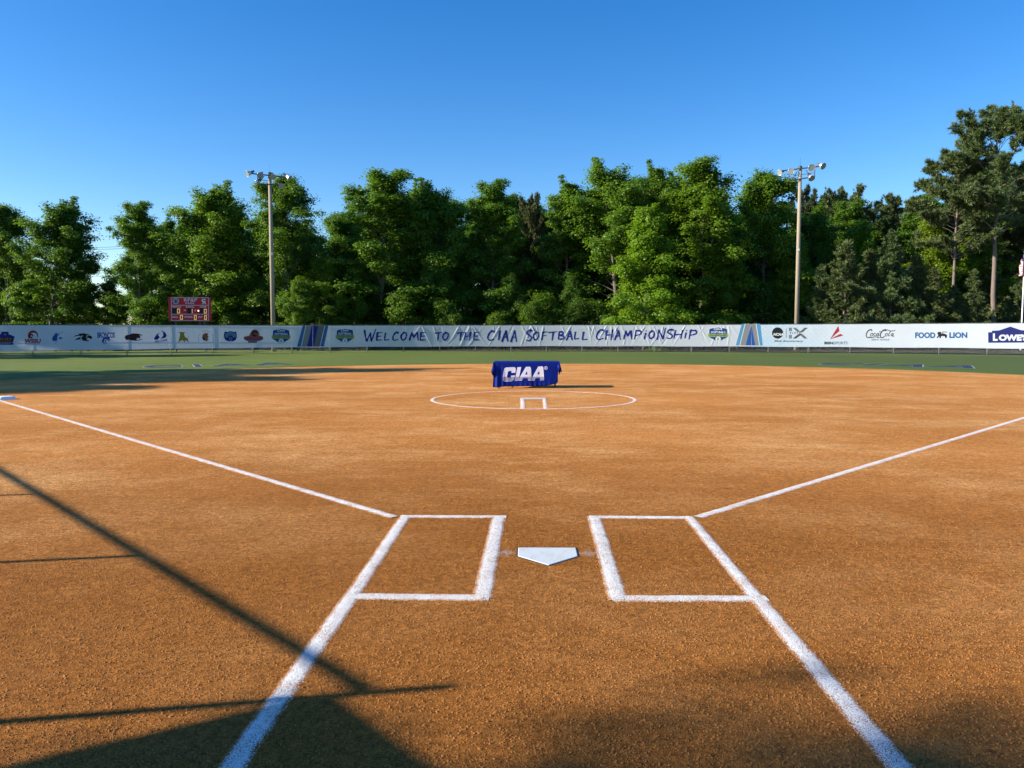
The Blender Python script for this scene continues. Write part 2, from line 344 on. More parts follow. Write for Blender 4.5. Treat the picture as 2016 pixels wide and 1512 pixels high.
def bag(x, y, rz, label):
    n = 10; P = []
    for j in range(n+1):
        for i in range(n+1):
            u, v_ = i/n*2-1, j/n*2-1
            e = (1-abs(u)**6)*(1-abs(v_)**6); P.append((u*.19, v_*.19, .008+.075*max(e, 0)**.35 if e > 0 else .006))
    mb = MB(); mb.add(P, [(j*(n+1)+i, j*(n+1)+i+1, (j+1)*(n+1)+i+1, (j+1)*(n+1)+i) for j in range(n) for i in range(n)])
    o = mb.build('base_bag', M['base_canvas'], None, True); o.location = (x, y, 0); o.rotation_euler = (0, 0, rz); tag(o, label, 'base'); return o
bag(-12.70, 13.02, rad(45), 'white canvas base bag where the left foul line meets the picture edge')

# ------------------------------------------------------------------ text and print helpers
DEPS = None
def text_mesh(s, bold=0.0, shear=0.0, spacing=1.0):
    """text as triangles in its own plane, scaled to a unit box (0..1, 0..1 up)"""
    cu = bpy.data.curves.new('t', 'FONT'); cu.body = s; cu.offset = bold; cu.shear = shear; cu.space_character = spacing; cu.resolution_u = 3
    o = bpy.data.objects.new('t', cu); COL.objects.link(o); bpy.context.view_layer.update()
    me = bpy.data.meshes.new_from_object(o.evaluated_get(bpy.context.evaluated_depsgraph_get()))
    bpy.data.objects.remove(o); bpy.data.curves.remove(cu)
    V = np.array([v_.co[:] for v_ in me.vertices])[:, :2]; Fc = [tuple(p.vertices) for p in me.polygons]; bpy.data.meshes.remove(me)
    V = (V - V.min(0))/(V.max(0)-V.min(0)); return V, Fc
class Print:
    """flat print on a surface; everything is given in (X, Y) on that surface, mapped by fn(X, Y, offset)"""
    def __init__(s, fn, step=.9, off=.005): s.fn = fn; s.items = []; s.step = step; s.off = off
    def tris(s, V, Fc, ink, layer=0): s.items.append((np.asarray(V, float), Fc, ink, layer)); return s
    def poly(s, pts, ink, layer=0):
        T = tessellate_polygon([[Vector((x, y, 0)) for x, y in pts]]); return s.tris(pts, [tuple(f) for f in T], ink, layer)
    def ring(s, c, r0, r1, ink, layer=0, a0=0, a1=360, n=28, ry=1.0):
        A = np.linspace(rad(a0), rad(a1), n); V = [(c[0]+r*math.cos(a), c[1]-ry*r*math.sin(a)) for a in A for r in (r0, r1)]
        return s.tris(V, [(2*i, 2*i+1, 2*i+3, 2*i+2) for i in range(n-1)], ink, layer)
    def disc(s, c, r, ink, layer=0, ry=1.0, n=24): return s.poly([(c[0]+r*math.cos(a), c[1]+ry*r*math.sin(a)) for a in np.linspace(0, 2*math.pi, n, endpoint=False)], ink, layer)
    def rect(s, x0, y0, x1, y1, ink, layer=0): return s.poly([(x0, y0), (x1, y0), (x1, y1), (x0, y1)], ink, layer)
    def text(s, body, x0, y0, x1, y1, ink, layer=1, bold=.02, shear=0., spacing=1.0, tilt=0.):
        V, Fc = text_mesh(body, bold, shear, spacing); X = x0 + V[:, 0]*(x1-x0); Y = y1 + V[:, 1]*(y0-y1) + tilt*(X-x0)
        return s.tris(np.stack([X, Y], 1), Fc, ink, layer)
    def stroke(s, pts, wd, ink, layer=1, taper=.45, seed=0, rough=.0):
        """brush stroke: smooth polyline with a changing width"""
        rng = random.Random(seed); P = [Vector(p) for p in pts]; Q = []
        for i in range(len(P)-1):
            a, b, c, d = P[max(i-1, 0)], P[i], P[i+1], P[min(i+2, len(P)-1)]
            for k in range(5):
                t_ = k/5; Q.append(.5*((2*b)+(c-a)*t_+(2*a-5*b+4*c-d)*t_*t_+(3*b-a-3*c+d)*t_**3))
        Q.append(P[-1]); V = []; n = len(Q)
        for i, q in enumerate(Q):
            tn = (Q[min(i+1, n-1)]-Q[max(i-1, 0)]).normalized(); nn = Vector((-tn.y, tn.x)); h = wd/2*(1-taper*(i/(n-1)))*(1+rng.uniform(-rough, rough))
            V += [tuple(q+nn*h), tuple(q-nn*h)]
        return s.tris(V, [(2*i, 2*i+1, 2*i+3, 2*i+2) for i in range(n-1)], ink, layer)
    def build(s, name, parent, mats=None):
        mats = mats or INK; used = []; bm = bmesh.new()
        for V, Fc, ink, layer in s.items:
            if ink not in used: used.append(ink)
            b2 = bmesh.new(); vs = [b2.verts.new((x, y, 0)) for x, y in V]
            for f in Fc:
                try: b2.faces.new([vs[i] for i in f])
                except ValueError: pass
            lo, hi = V.min(0), V.max(0)
            for ax in (0, 1):
                st = s.step if ax == 0 else s.step*2
                for k in range(1, int((hi[ax]-lo[ax])/st)+1):
                    co = [0, 0, 0]; co[ax] = lo[ax]+k*st; no = [0, 0, 0]; no[ax] = 1
                    bmesh.ops.bisect_plane(b2, geom=b2.verts[:]+b2.edges[:]+b2.faces[:], plane_co=co, plane_no=no, dist=1e-5)
            b2.verts.ensure_lookup_table(); b2.verts.index_update()
            if len(b2.verts):
                A = np.array([v_.co[:] for v_ in b2.verts]); W_ = s.fn(A[:, 0], A[:, 1], s.off+.0025*layer)
                nv = [bm.verts.new(p) for p in W_]
                for f in b2.faces:
                    nf = bm.faces.new([nv[v_.index] for v_ in f.verts]); nf.material_index = used.index(ink)
            b2.free()
        me = bpy.data.meshes.new(name); bm.to_mesh(me); bm.free()
        return link(name, me, [mats[i] for i in used], parent)

# ------------------------------------------------------------------ outfield fence
RF = 55.6; HF = 2.13; DPHI = 2.80/RF
PH0 = math.atan2(1.38, 55.7)
phis = [PH0 + k*DPHI for k in range(-16, 16)]
pol = lambda r_, ph, z=0: (r_*math.sin(ph), r_*math.cos(ph), z)
fence = empty('outfield_fence'); tag(fence, 'curved chain link outfield fence behind the banners', 'fence')
rng = random.Random(5)
for ph in phis:
    mb = MB(); lean = rng.uniform(-.012, .012)
    mb.tube([pol(RF, ph), pol(RF, ph+lean/RF, HF-.045)], .034, 8)
    mb.build('post', M['steel'], fence, True)
for zz, nm in ((HF-.03, 'top_rail'), (.95, 'middle_rail')):
    mb = MB(); mb.tube([pol(RF+.002, ph, zz) for ph in np.linspace(phis[0], phis[-1], 160)], .024, 6); mb.build(nm, M['dark_steel'] if nm == 'top_rail' else M['steel'], fence, True)
V, Fc = [], []                                                # chain link: crossing wires at 70 mm
L0, L1 = phis[0]*RF, phis[-1]*RF
for sgn in (1, -1):
    for k, s0 in enumerate(np.arange(L0, L1-2.0, .072)):
        pts = []
        for q in range(4):
            a = s0 + (q/3*2.0 if sgn > 0 else 2.0-q/3*2.0); pts.append(pol(RF-.036+.004*sgn, a/RF, .05+q/3*(HF-.1)))
        b = len(V); hw = .0019
        for (x, y, z) in pts:
            ph = math.atan2(x, y); tx, ty = math.cos(ph), -math.sin(ph)
            V += [(x-tx*hw, y-ty*hw, z), (x+tx*hw, y+ty*hw, z), (x-math.sin(ph)*hw, y-math.cos(ph)*hw, z)]
        for q in range(3):
            for e in range(3): Fc.append((b+q*3+e, b+q*3+(e+1) % 3, b+q*3+3+(e+1) % 3, b+q*3+3+e))
o = link('chain_link', mesh_np('chain_link', V, Fc), M['steel'], fence); o['kind'] = 'stuff'

# banners ------------------------------------------------------------------
RB = RF-.075
def px_phi(px):                                              # photo column -> angle round home on the banner
    D = ray(px, 660.0); a = D[0]**2+D[1]**2; b = 2*(CP[0]*D[0]+CP[1]*D[1]); c = CP[0]**2+CP[1]**2-RB**2
    t_ = (-b+math.sqrt(b*b-4*a*c))/(2*a); return math.atan2(CP[0]+t_*D[0], CP[1]+t_*D[1])
S = lambda px: px_phi(px)*RB
rng = random.Random(11); CRE = []
def creases(p0, p1, n, amp, slant, wide):
    for _ in range(n):
        a = rng.uniform(S(p0), S(p1)); sl = rng.choice((-1, 1, 1))*rng.uniform(*slant); top = rng.random() < .8
        CRE.append((a, sl, rng.uniform(.4, 1)*amp*rng.choice((1, 1, -.7)), rng.uniform(*wide), rng.uniform(.5, 1.0), top))
creases(-60, 600, 26, .010, (.2, 1.6), (.05, .12)); creases(690, 800, 9, .016, (.3, 1.3), (.05, .09)); creases(800, 1440, 66, .034, (.15, 1.3), (.04, .085))
creases(1440, 2100, 16, .014, (.6, 2.2), (.07, .16))
for k, px in enumerate((830, 905, 985, 1045, 1125, 1195, 1285, 1350)):  # the deep pulls from the tie points
    CRE.append((S(px), -.95 if k % 3 else .8, .036, .05, 1.0, True))
CRE = np.array([[float(x) for x in c] for c in CRE])
ZB0, ZB1 = .43, 2.075
def wrinkle(s_, z):
    s_ = np.asarray(s_, float); z = np.asarray(z, float); v_ = np.clip((z-ZB0)/(ZB1-ZB0), 0, 1); out = .006*np.sin(s_*2.2)*np.sin(v_*3.1)
    for a, sl, am, wd, ln, top in CRE:
        q = (1-v_) if top else v_
        d = s_-(a+sl*q); out = out + am*np.exp(-(d/wd)**2)*np.clip(1.15-q/ln, 0, 1)*np.clip(q*7, 0.15, 1)
    return out
def on_banner(X, Y, off):
    D = ray(X, Y); a = D[:, 0]**2+D[:, 1]**2; b = 2*(CP[0]*D[:, 0]+CP[1]*D[:, 1]); c = CP[0]**2+CP[1]**2-RB**2
    t_ = (-b+np.sqrt(b*b-4*a*c))/(2*a); P = CP+D*t_[:, None]; ph = np.arctan2(P[:, 0], P[:, 1]); z = P[:, 2]
    r_ = RB-wrinkle(ph*RB, z)-off
    return np.stack([r_*np.sin(ph), r_*np.cos(ph), z], 1)
def banner(name, p0, p1, label, m_, extra=0.0):
    s0, s1 = S(p0), S(p1); n = int((s1-s0)/.03); rows = 34
    ss = np.linspace(s0, s1, n+1); vv = np.linspace(0, 1, rows+1)
    zb = ZB0 - .035*np.clip((-20-ss)/12, 0, 1) + .012*np.sin(ss*.9)
    SS, VV = np.meshgrid(ss, vv); ZZ = zb[None, :]*(1-VV)+ZB1*VV; ZZ = ZZ - .012*np.abs(np.sin(SS*1.12))*(VV > .99)
    Rr = RB-wrinkle(SS, ZZ)
    P = np.stack([Rr*np.sin(SS/RB), Rr*np.cos(SS/RB), ZZ], -1).reshape(-1, 3)
    I = np.arange((rows+1)*(n+1)).reshape(rows+1, n+1); Fq = np.stack([I[:-1, :-1], I[:-1, 1:], I[1:, 1:], I[1:, :-1]], -1).reshape(-1, 4)
    root = empty(name, (0, 0, 0)); tag(root, label, 'banner', 'banners tied to the outfield fence')
    link('cloth', mesh_np('cloth', P, Fq, uv=np.stack([SS, ZZ-ZB0], -1).reshape(-1, 2)), m_, root, True)
    return root
b_schools = banner('vinyl_banner', -62, 615.6, 'pale blue banner with a row of school emblems, on the left of the fence', banner_mat('banner_vinyl', None))
b_welcome = banner('vinyl_banner', 616.2, 1478.6, 'wrinkled white banner with the navy welcome lettering, centre of the fence', banner_mat('banner_vinyl_creased', None))
b_sponsor = banner('vinyl_banner', 1479.2, 2120, 'white banner with sponsor logos and blue dots, on the right of the fence', banner_mat('banner_vinyl_dotted', S(1490)))
P = lambda **k: Print(on_banner, **k)
def lerpx(a, b, y, y0=639.0, y1=683.5): return a+(b-a)*(y-y0)/(y1-y0)
def slant(pr, t0, t1, u0, u1, ink, layer=0, y0=641.2, y1=682.3):   # band between two slanted edges: (top x, bottom x) pairs
    pr.poly([(lerpx(t0, u0, y0), y0), (lerpx(t1, u1, y0), y0), (lerpx(t1, u1, y1), y1), (lerpx(t0, u0, y1), y1)], ink, layer)
pr = P(); slant(pr, 596.4, 602.2, 584.5, 592, 'midblue'); slant(pr, 602.2, 603.4, 592, 593.4, 'white', 1); slant(pr, 603.4, 614.2, 593.4, 604.3, 'grey')
slant(pr, 614.2, 615.2, 604.3, 615.2, 'navy'); pr.build('stripes', b_schools)
pr = P(); slant(pr, 616.4, 627, 616.4, 617.6, 'navy'); slant(pr, 627, 639.5, 617.6, 629, 'darkgrey'); slant(pr, 639.5, 640.7, 629, 630.2, 'white', 1); slant(pr, 640.7, 647, 630.2, 637.5, 'midblue')
pr.build('stripes', b_welcome); pr = P()
slant(pr, 1460, 1466, 1447.6, 1454.8, 'sky', 0, 637.6, 679.9); slant(pr, 1466, 1467.4, 1454.8, 1456.2, 'white', 1, 637.6, 679.9); slant(pr, 1467.4, 1478.2, 1456.2, 1467.5, 'grey', 0, 637.6, 679.9)
pr.poly([(1478.3, 642), (1478.3, 679.9), (1468, 679.9)], 'blue', 1); pr.build('stripes', b_welcome)
pr = P(); pr.poly([(1479.5, 640), (1486.8, 680), (1479.5, 680)], 'blue', 1); slant(pr, 1479.8, 1488, 1486.8, 1495, 'grey', 0, 637.4, 680.2); slant(pr, 1488, 1489.4, 1495, 1496.4, 'white', 1, 637.4, 680.2)
slant(pr, 1489.4, 1497, 1496.4, 1502, 'sky', 0, 637.4, 680.2); pr.build('stripes', b_sponsor)
def shield(x0, x1, y0, y1, parent):
    pr = P(); w_ = x1-x0; h_ = y1-y0; X = lambda u: x0+u*w_; Y = lambda v_: y0+v_*h_
    out = [(0, .66), (.03, .1), (.2, .05), (.5, 0), (.8, .05), (.97, .1), (1, .66), (.62, .93), (.5, 1), (.38, .93)]
    pr.poly([(X(.5+(u-.5)*1.0), Y(v_)) for u, v_ in out], 'white', 0)
    pr.poly([(X(.5+(u-.5)*.93), Y(.5+(v_-.5)*.94)) for u, v_ in out], 'shieldblue', 1)
    pr.poly([(X(-.02), Y(.44)), (X(1.02), Y(.44)), (X(1.0), Y(.64)), (X(0), Y(.64))], 'green', 2)
    pr.text('CIAA', X(.28), Y(.06), X(.7), Y(.2), 'white', 2, .03, .25); pr.text('SOFTBALL', X(.13), Y(.27), X(.87), Y(.4), 'white', 2, .03, .25)
    pr.text('CHAMPIONSHIP', X(.08), Y(.49), X(.92), Y(.58), 'shieldblue', 3, .02)
    pr.disc((X(.5), Y(.8)), w_*.14, 'white', 3); pr.ring((X(.4), Y(.8)), w_*.07, w_*.09, 'shieldblue', 4, -60, 60, 8); pr.stroke([(X(.55), Y(.72)), (X(.5), Y(.8)), (X(.57), Y(.88))], 1.1, 'shieldblue', 4)
    o = pr.build('championship_shield', parent); o['label'] = 'blue and green softball championship shield'
shield(535.4, 571.6, 646.8, 677.9, b_schools); shield(661, 697, 646.5, 677.2, b_welcome); shield(1394.2, 1433.5, 643.8, 674, b_welcome)
# brush lettering, each glyph as strokes in a unit box
O_ = [(.62, 1), (.2, .75), (.05, .35), (.3, .02), (.7, .15), (.95, .6), (.8, .95), (.5, .97)]
GL = {'W': [[(.02, 1), (.18, .02)], [(.18, .02), (.55, .72)], [(.52, .75), (.6, .0)], [(.6, .0), (1, 1.05)]], 'E': [[(.18, 1), (.02, 0)], [(.1, .95), (.95, 1)], [(.08, .5), (.75, .55)], [(0, .03), (.9, .08)]],
      'L': [[(.3, 1), (.08, .06)], [(.05, .05), (1, .1)]], 'C': [[(.98, .88), (.62, 1), (.2, .68), (.03, .28), (.3, .02), (.92, .16)]], 'O': [O_],
      'M': [[(0, 0), (.28, 1)], [(.25, .95), (.48, .35)], [(.45, .35), (.85, 1)], [(.85, 1), (.98, 0)]], 'T': [[(0, .9), (1, 1)], [(.55, .95), (.4, 0)]],
      'H': [[(.2, 1), (0, 0)], [(1, 1.05), (.78, -.05)], [(.05, .45), (.95, .55)]], 'I': [[(.75, 1), (.25, 0)]], 'i': [[(.7, .7), (.25, 0)], [(.75, .98), (.8, .86)]],
      'A': [[(0, -.05), (.62, 1)], [(.6, 1), (.92, -.02)], [(.22, .36), (.85, .42)]], 'S': [[(1, .92), (.5, .98), (.15, .72), (.5, .52), (.82, .3), (.5, .02), (0, .1)]],
      'F': [[(.25, 1), (.05, 0)], [(.1, .95), (1, 1)], [(.12, .5), (.8, .55)]], 'B': [[(.2, 1), (.03, 0)], [(.15, .98), (.85, .95), (.8, .68), (.25, .53)], [(.25, .53), (.98, .4), (.8, .06), (.03, .02)]],
      'P': [[(.25, 1), (.02, -.03)], [(.2, .98), (.95, .92), (.9, .6), (.2, .42)]], 'N': [[(0, -.05), (.2, .95)], [(.18, .95), (.68, .05)], [(.65, .0), (1, 1.15)]]}
LET = [('W', 717, 740, 649, 672.5), ('E', 741, 754, 654.6, 670.3), ('L', 756, 766.5, 655, 670.3), ('C', 773, 785, 654.2, 670.3), ('O', 789, 801, 654.2, 669.6), ('M', 806, 824, 654, 670.6), ('E', 827, 839.5, 654.2, 670.2),
       ('T', 855.5, 870.5, 654.3, 671.5), ('O', 871, 883, 654.3, 669.5), ('T', 899.5, 914.5, 654.3, 670.8), ('H', 914.5, 926.5, 654, 669.5), ('E', 932, 945, 654, 670),
       ('C', 960, 973.6, 651.5, 670.3), ('I', 980, 986, 650.5, 670), ('A', 988, 1001, 650.3, 672), ('A', 1005.5, 1018, 650.2, 672.5), ('S', 1036, 1048.6, 649.8, 671.3), ('O', 1049.5, 1061, 653.7, 669.5),
       ('F', 1066, 1078.5, 653.2, 669.5), ('T', 1080, 1097, 653, 670.2), ('B', 1099, 1110, 653, 668), ('A', 1115, 1127.5, 651.2, 669.5), ('L', 1130, 1140, 653, 668), ('L', 1145.5, 1157, 653, 669.5),
       ('C', 1174, 1189, 649, 669), ('H', 1192, 1206, 649.5, 669), ('A', 1210, 1222.5, 650, 668.5), ('M', 1228, 1244, 650.5, 668), ('P', 1249, 1262, 650.5, 668), ('i', 1266.5, 1273.5, 650, 667.5),
       ('O', 1277, 1289, 651, 666.5), ('N', 1293.6, 1310.5, 648, 668), ('S', 1312, 1326.5, 648.5, 666.7), ('H', 1326.5, 1344, 650, 667), ('i', 1346.5, 1353, 649.5, 666.5), ('P', 1356, 1371.5, 650, 667.5)]
sd = 0; WORDS = [('WELCOME', 7), ('TO', 2), ('THE', 3), ('CIAA', 4), ('SOFTBALL', 8), ('CHAMPIONSHIP', 12)]; wi = 0; left_ = 0
for ch, x0, x1, y0, y1 in LET:
    if not left_: pr = P(); word, left_ = WORDS[wi]; wi += 1
    for st in GL[ch]:
        sd += 1; wd = 4.0 if abs(st[0][1]-st[-1][1]) > .35 or len(st) > 3 else 2.8
        pr.stroke([(x0+u*(x1-x0), y1+v_*(y0-y1)) for u, v_ in st], wd, 'navy', sd % 3, .42, sd, .30)
    left_ -= 1
    if not left_: pr.build('word', b_welcome)['label'] = 'navy brush lettered word '+word
# sponsor logos
pr = P(); pr.disc((1531, 655.6), 11.1, 'black', 0); pr.text('NCAA', 1522, 655.6, 1542, 661, 'white', 1, .05, .3); pr.rect(1547.4, 646, 1548.3, 666, 'darkgrey')
for k in range(3):
    for y0, y1 in ((645.2, 652), (659.3, 666.4)): pr.rect(1553.4+k*2.1, y0, 1554.6+k*2.1, y1, 'charcoal')
    for a, b in (((1561.5+k*2.4, 645.2), (1571+k*2.4, 654)), ((1584.5+k*2.4, 645.2), (1574.5+k*2.4, 654.3)), ((1572.5+k*2.4, 658.2), (1561.5+k*2.4, 666.4)), ((1573.5+k*2.4, 657.2), (1584+k*2.4, 666.4))): pr.stroke([a, b], 1.15, 'charcoal', 0, 0)
pr.text('TITLE', 1554, 654, 1577, 657.8, 'charcoal', 1, .01, 0, 1.3); pr.text('50th Anniversary', 1524, 669.2, 1581, 674.6, 'charcoal', 1, .015, .25, 1.15)
pr.build('anniversary_logo', b_sponsor)['label'] = 'black disc logo with IX and anniversary lettering'
g = lambda x, y: (1480+x/6.72, 600+y/6.72)
pr = P(); pr.poly([g(1145, 278), g(1160, 347), g(1036, 455)], 'red'); pr.poly([g(1036, 455), g(1172, 384), g(1212, 405), g(1120, 432)], 'red', 1)
pr.text('BSN', 1623, 672.6, 1640.5, 678, 'black', 1, .045); pr.text('SPORTS', 1641.5, 672.6, 1668.5, 678, 'charcoal', 1, .0); pr.build('sports_logo', b_sponsor)['label'] = 'red arrow logo with BSN SPORTS lettering'
pr = P(); K = 'charcoal'                                     # flowing script
def scr(pts, wd=1.5, tp=.35): pr.stroke([g(x, y) for x, y in pts], wd, K, 1, tp)
scr([(1590, 345), (1575, 328), (1535, 350), (1515, 400), (1530, 435), (1570, 425)], 2.3); scr([(1530, 435), (1590, 432), (1640, 425), (1690, 438), (1660, 420)], 1.6)
scr([(1600, 378), (1575, 385), (1575, 412), (1595, 410), (1603, 385), (1598, 376)], 1.4); scr([(1640, 376), (1615, 385), (1618, 412), (1645, 400)], 1.4)
scr([(1675, 378), (1652, 388), (1655, 412), (1672, 400), (1680, 376), (1676, 408), (1690, 400)], 1.4); scr([(1685, 360), (1705, 355)], 1.5, 0)
scr([(1775, 350), (1765, 330), (1725, 350), (1700, 400), (1715, 436), (1760, 420)], 2.5); scr([(1740, 345), (1780, 330), (1830, 345), (1880, 345), (1900, 335)], 1.7)
scr([(1790, 378), (1768, 388), (1768, 412), (1788, 410), (1796, 386), (1790, 376)], 1.4); scr([(1838, 350), (1815, 385), (1808, 412), (1828, 405)], 1.5)
scr([(1868, 380), (1846, 390), (1848, 412), (1864, 402), (1874, 378), (1866, 420), (1885, 412)], 1.4)
pr.text('ZERO SUGAR', 1715.5, 667.3, 1751, 670.2, 'charcoal', 1, .03, 0, 1.4); pr.build('script_logo', b_sponsor)['label'] = 'dark flowing script Coca-Cola with ZERO SUGAR below'
pr = P(); pr.text('FOOD', 1801.7, 654.2, 1841.5, 665.8, 'foodblue', 1, .045); pr.text('LION', 1869, 654, 1904.4, 665.6, 'foodblue', 1, .045)
q = lambda x, y: (1740+x/5.4, 480+y/5.4)
pr.poly([q(575, 938), q(605, 935), q(612, 955), q(660, 962), q(672, 975), q(668, 1000), q(655, 1003), q(648, 982), q(612, 980), q(604, 1003), q(592, 1003), q(590, 982), q(572, 1003), q(562, 998), q(580, 970), q(568, 955)], 'black')
pr.stroke([q(668, 968), q(640, 958), q(622, 950), q(624, 938), q(672, 938)], 1.2, 'black', 1, 0); pr.build('grocery_logo', b_sponsor)['label'] = 'blue FOOD LION lettering round a black lion mark'
pr = P(); pr.poly([q(1110, 940), q(1150, 940), q(1150, 925), q(1228, 920), q(1345, 880), q(1460, 918), q(1540, 922), q(1540, 937), q(1580, 937), q(1580, 1050), q(1110, 1052)], 'lowes')
pr.text('L', *q(1160, 952), *q(1210, 1032), 'white', 1, .06); pr.text("OWE'S", *q(1222, 962), *q(1530, 1032), 'white', 1, .06); pr.build('hardware_logo', b_sponsor)['label'] = "navy gabled logo reading LOWE'S"
# school emblems
e1 = lambda x, y: (x/12.6, 630+y/12.6)
pr = P(); pr.poly([e1(40, 290), e1(210, 290), e1(215, 350), e1(270, 370), e1(360, 410), e1(365, 440), e1(-200, 440), e1(-180, 400), e1(20, 350)], 'navy'); pr.poly([e1(-190, 440), e1(355, 440), e1(320, 560), e1(-170, 560)], 'charcoal')
for k in range(11): pr.rect(*e1(-165+k*42, 450), *e1(-140+k*42, 488), 'gold' if k % 3 else 'orange', 1)
for k in range(11): pr.rect(*e1(-160+k*41, 498), *e1(-136+k*41, 545), 'orange', 1)
pr.poly([e1(-160, 565), e1(300, 565), e1(345, 575), e1(320, 595), e1(340, 612), e1(250, 615), e1(-150, 610)], 'navy', 1)
for k in range(9): pr.rect(*e1(-120+k*44, 578), *e1(-100+k*44, 590), 'white', 2)
pr.rect(*e1(95, 358), *e1(155, 368), 'white', 1); pr.build('school_emblem', b_schools)
pr = P(); pr.ring(e1(818, 385), 5.5, 10.2, 'red', 0, -20, 220, 20); pr.disc(e1(850, 400), 5.6, 'white', 1, 1.15); pr.ring(e1(775, 398), 1.6, 4.4, 'maroon', 2, 0, 320, 14); pr.stroke([e1(840, 392), e1(870, 405)], .9, 'black', 2)
pr.text('WSSU', *e1(612, 465), *e1(1020, 572), 'red', 2, .05, .15); pr.rect(*e1(615, 588), *e1(995, 601), 'navy', 1); pr.build('school_emblem', b_schools)
e2 = lambda x, y: (80+x/12.6, 640+y/12.6)
pr = P(); pr.poly([e2(300, 390), e2(280, 340), e2(310, 270), e2(360, 235), e2(320, 220), e2(390, 200), e2(412, 185), e2(425, 250), e2(410, 330), e2(415, 380), e2(350, 398)], 'blue'); pr.poly([e2(425, 255), e2(470, 170), e2(462, 235), e2(430, 275)], 'blue', 1)
pr.poly([e2(440, 325), e2(490, 290), e2(555, 338), e2(470, 345)], 'blue', 1); pr.stroke([e2(500, 205), e2(555, 145)], 1.0, 'blue', 1); pr.stroke([e2(370, 460), e2(395, 400)], 1.0, 'blue', 1); pr.build('school_emblem', b_schools)
pr = P(); pr.poly([e2(810, 298), e2(870, 250), e2(960, 238), e2(925, 215), e2(1080, 205), e2(1180, 225), e2(1240, 265), e2(1280, 290), e2(1275, 330), e2(1235, 350), e2(1215, 322), e2(1160, 318), e2(1140, 370), e2(1200, 380), e2(1185, 408), e2(1130, 395), e2(1040, 385), e2(980, 350), e2(850, 375), e2(890, 330), e2(985, 300), e2(990, 265), e2(900, 268)], 'black')
pr.stroke([e2(1045, 265), e2(1005, 290), e2(1000, 335), e2(1040, 370)], 2.2, 'white', 1); pr.poly([e2(1115, 240), e2(1180, 245), e2(1215, 270), e2(1160, 262)], 'white', 1); pr.stroke([e2(1160, 280), e2(1130, 300), e2(1140, 320)], 1.4, 'white', 1); pr.build('school_emblem', b_schools)
pr = P(); pr.text('BRONCOS', *e2(1405, 178), *e2(1845, 320), 'blue', 1, .03, 0, .9); pr.ring(e2(1628, 400), 4.5, 8.6, 'blue', 2, 20, 200, 16); pr.stroke([e2(1530, 380), e2(1550, 440), e2(1600, 462)], 2, 'blue', 1); pr.stroke([e2(1650, 355), e2(1600, 400), e2(1640, 460)], 2, 'blue', 3)
pr.poly([e2(1650, 375), e2(1725, 400), e2(1700, 412)], 'blue', 1); pr.build('school_emblem', b_schools)
e3 = lambda x, y: (230+x/12.6, 640+y/12.6)
pr = P(); pr.poly([e3(195, 300), e3(225, 250), e3(310, 235), e3(400, 205), e3(520, 210), e3(600, 232), e3(655, 268), e3(560, 250), e3(590, 300), e3(560, 340), e3(480, 355), e3(520, 372), e3(655, 335), e3(580, 378), e3(480, 390), e3(370, 382), e3(300, 360), e3(240, 370), e3(210, 345)], 'maroon')
pr.poly([e3(470, 355), e3(510, 310), e3(560, 320), e3(540, 350)], 'white', 1); pr.stroke([e3(300, 270), e3(310, 310), e3(280, 340)], 1.2, 'orange', 1); pr.build('school_emblem', b_schools)
pr = P(); pr.poly([e3(930, 360), e3(925, 320), e3(990, 230), e3(1075, 180), e3(1020, 245), e3(1065, 300), e3(1000, 370)], 'navy'); pr.poly([e3(1090, 128), e3(1190, 175), e3(1238, 250), e3(1205, 315), e3(1080, 340), e3(1150, 270), e3(1150, 190)], 'navy')
pr.text('FALCONS', *e3(945, 390), *e3(1250, 440), 'navy', 1, .03, .2, 1.0, -.16); pr.build('school_emblem', b_schools)
pr = P(); pr.poly([e3(1535, 172), e3(1570, 180), e3(1610, 165), e3(1650, 178), e3(1690, 175), e3(1662, 215), e3(1690, 290), e3(1760, 340), e3(1775, 400), e3(1800, 440), e3(1745, 400), e3(1690, 375), e3(1700, 440), e3(1660, 400), e3(1630, 375), e3(1560, 400), e3(1520, 440), e3(1545, 350), e3(1560, 280), e3(1570, 215)], 'gold')
pr.stroke([e3(1750, 345), e3(1775, 310), e3(1785, 270)], 1.0, 'gold', 1); pr.stroke([e3(1540, 175), e3(1575, 195)], 1.0, 'charcoal', 1); pr.stroke([e3(1650, 195), e3(1690, 178)], 1.0, 'charcoal', 1); pr.build('school_emblem', b_schools)
e4 = lambda x, y: (380+x/12.6, 640+y/12.6)
pr = P(); pr.poly([e4(225, 310), e4(240, 240), e4(300, 198), e4(390, 210), e4(355, 245), e4(392, 290), e4(360, 310), e4(385, 360), e4(330, 410), e4(300, 370), e4(250, 380)], 'orange'); pr.poly([e4(228, 300), e4(300, 320), e4(320, 385), e4(260, 380)], 'navy', 1); pr.poly([e4(310, 320), e4(372, 315), e4(378, 355), e4(335, 370)], 'gold', 1)
for k, a in enumerate(np.linspace(200, -20, 17)):
    if k in (5, 11): continue
    c_ = e4(318+185*math.cos(rad(a)), 330-185*math.sin(rad(a))); pr.rect(c_[0]-.5, c_[1]-.9, c_[0]+.5, c_[1]+.9, 'charcoal', 1)
pr.build('school_emblem', b_schools)
pr = P(); pr.poly([e4(760, 280), e4(775, 190), e4(790, 160), e4(850, 170), e4(930, 148), e4(1010, 168), e4(1070, 160), e4(1080, 200), e4(1090, 290), e4(1060, 370), e4(980, 405), e4(880, 405), e4(800, 370)], 'navy'); pr.poly([e4(780, 290), e4(800, 215), e4(850, 185), e4(930, 170), e4(1010, 185), e4(1060, 215), e4(1075, 290), e4(1000, 310), e4(970, 260), e4(890, 260), e4(860, 310)], 'teal', 1)
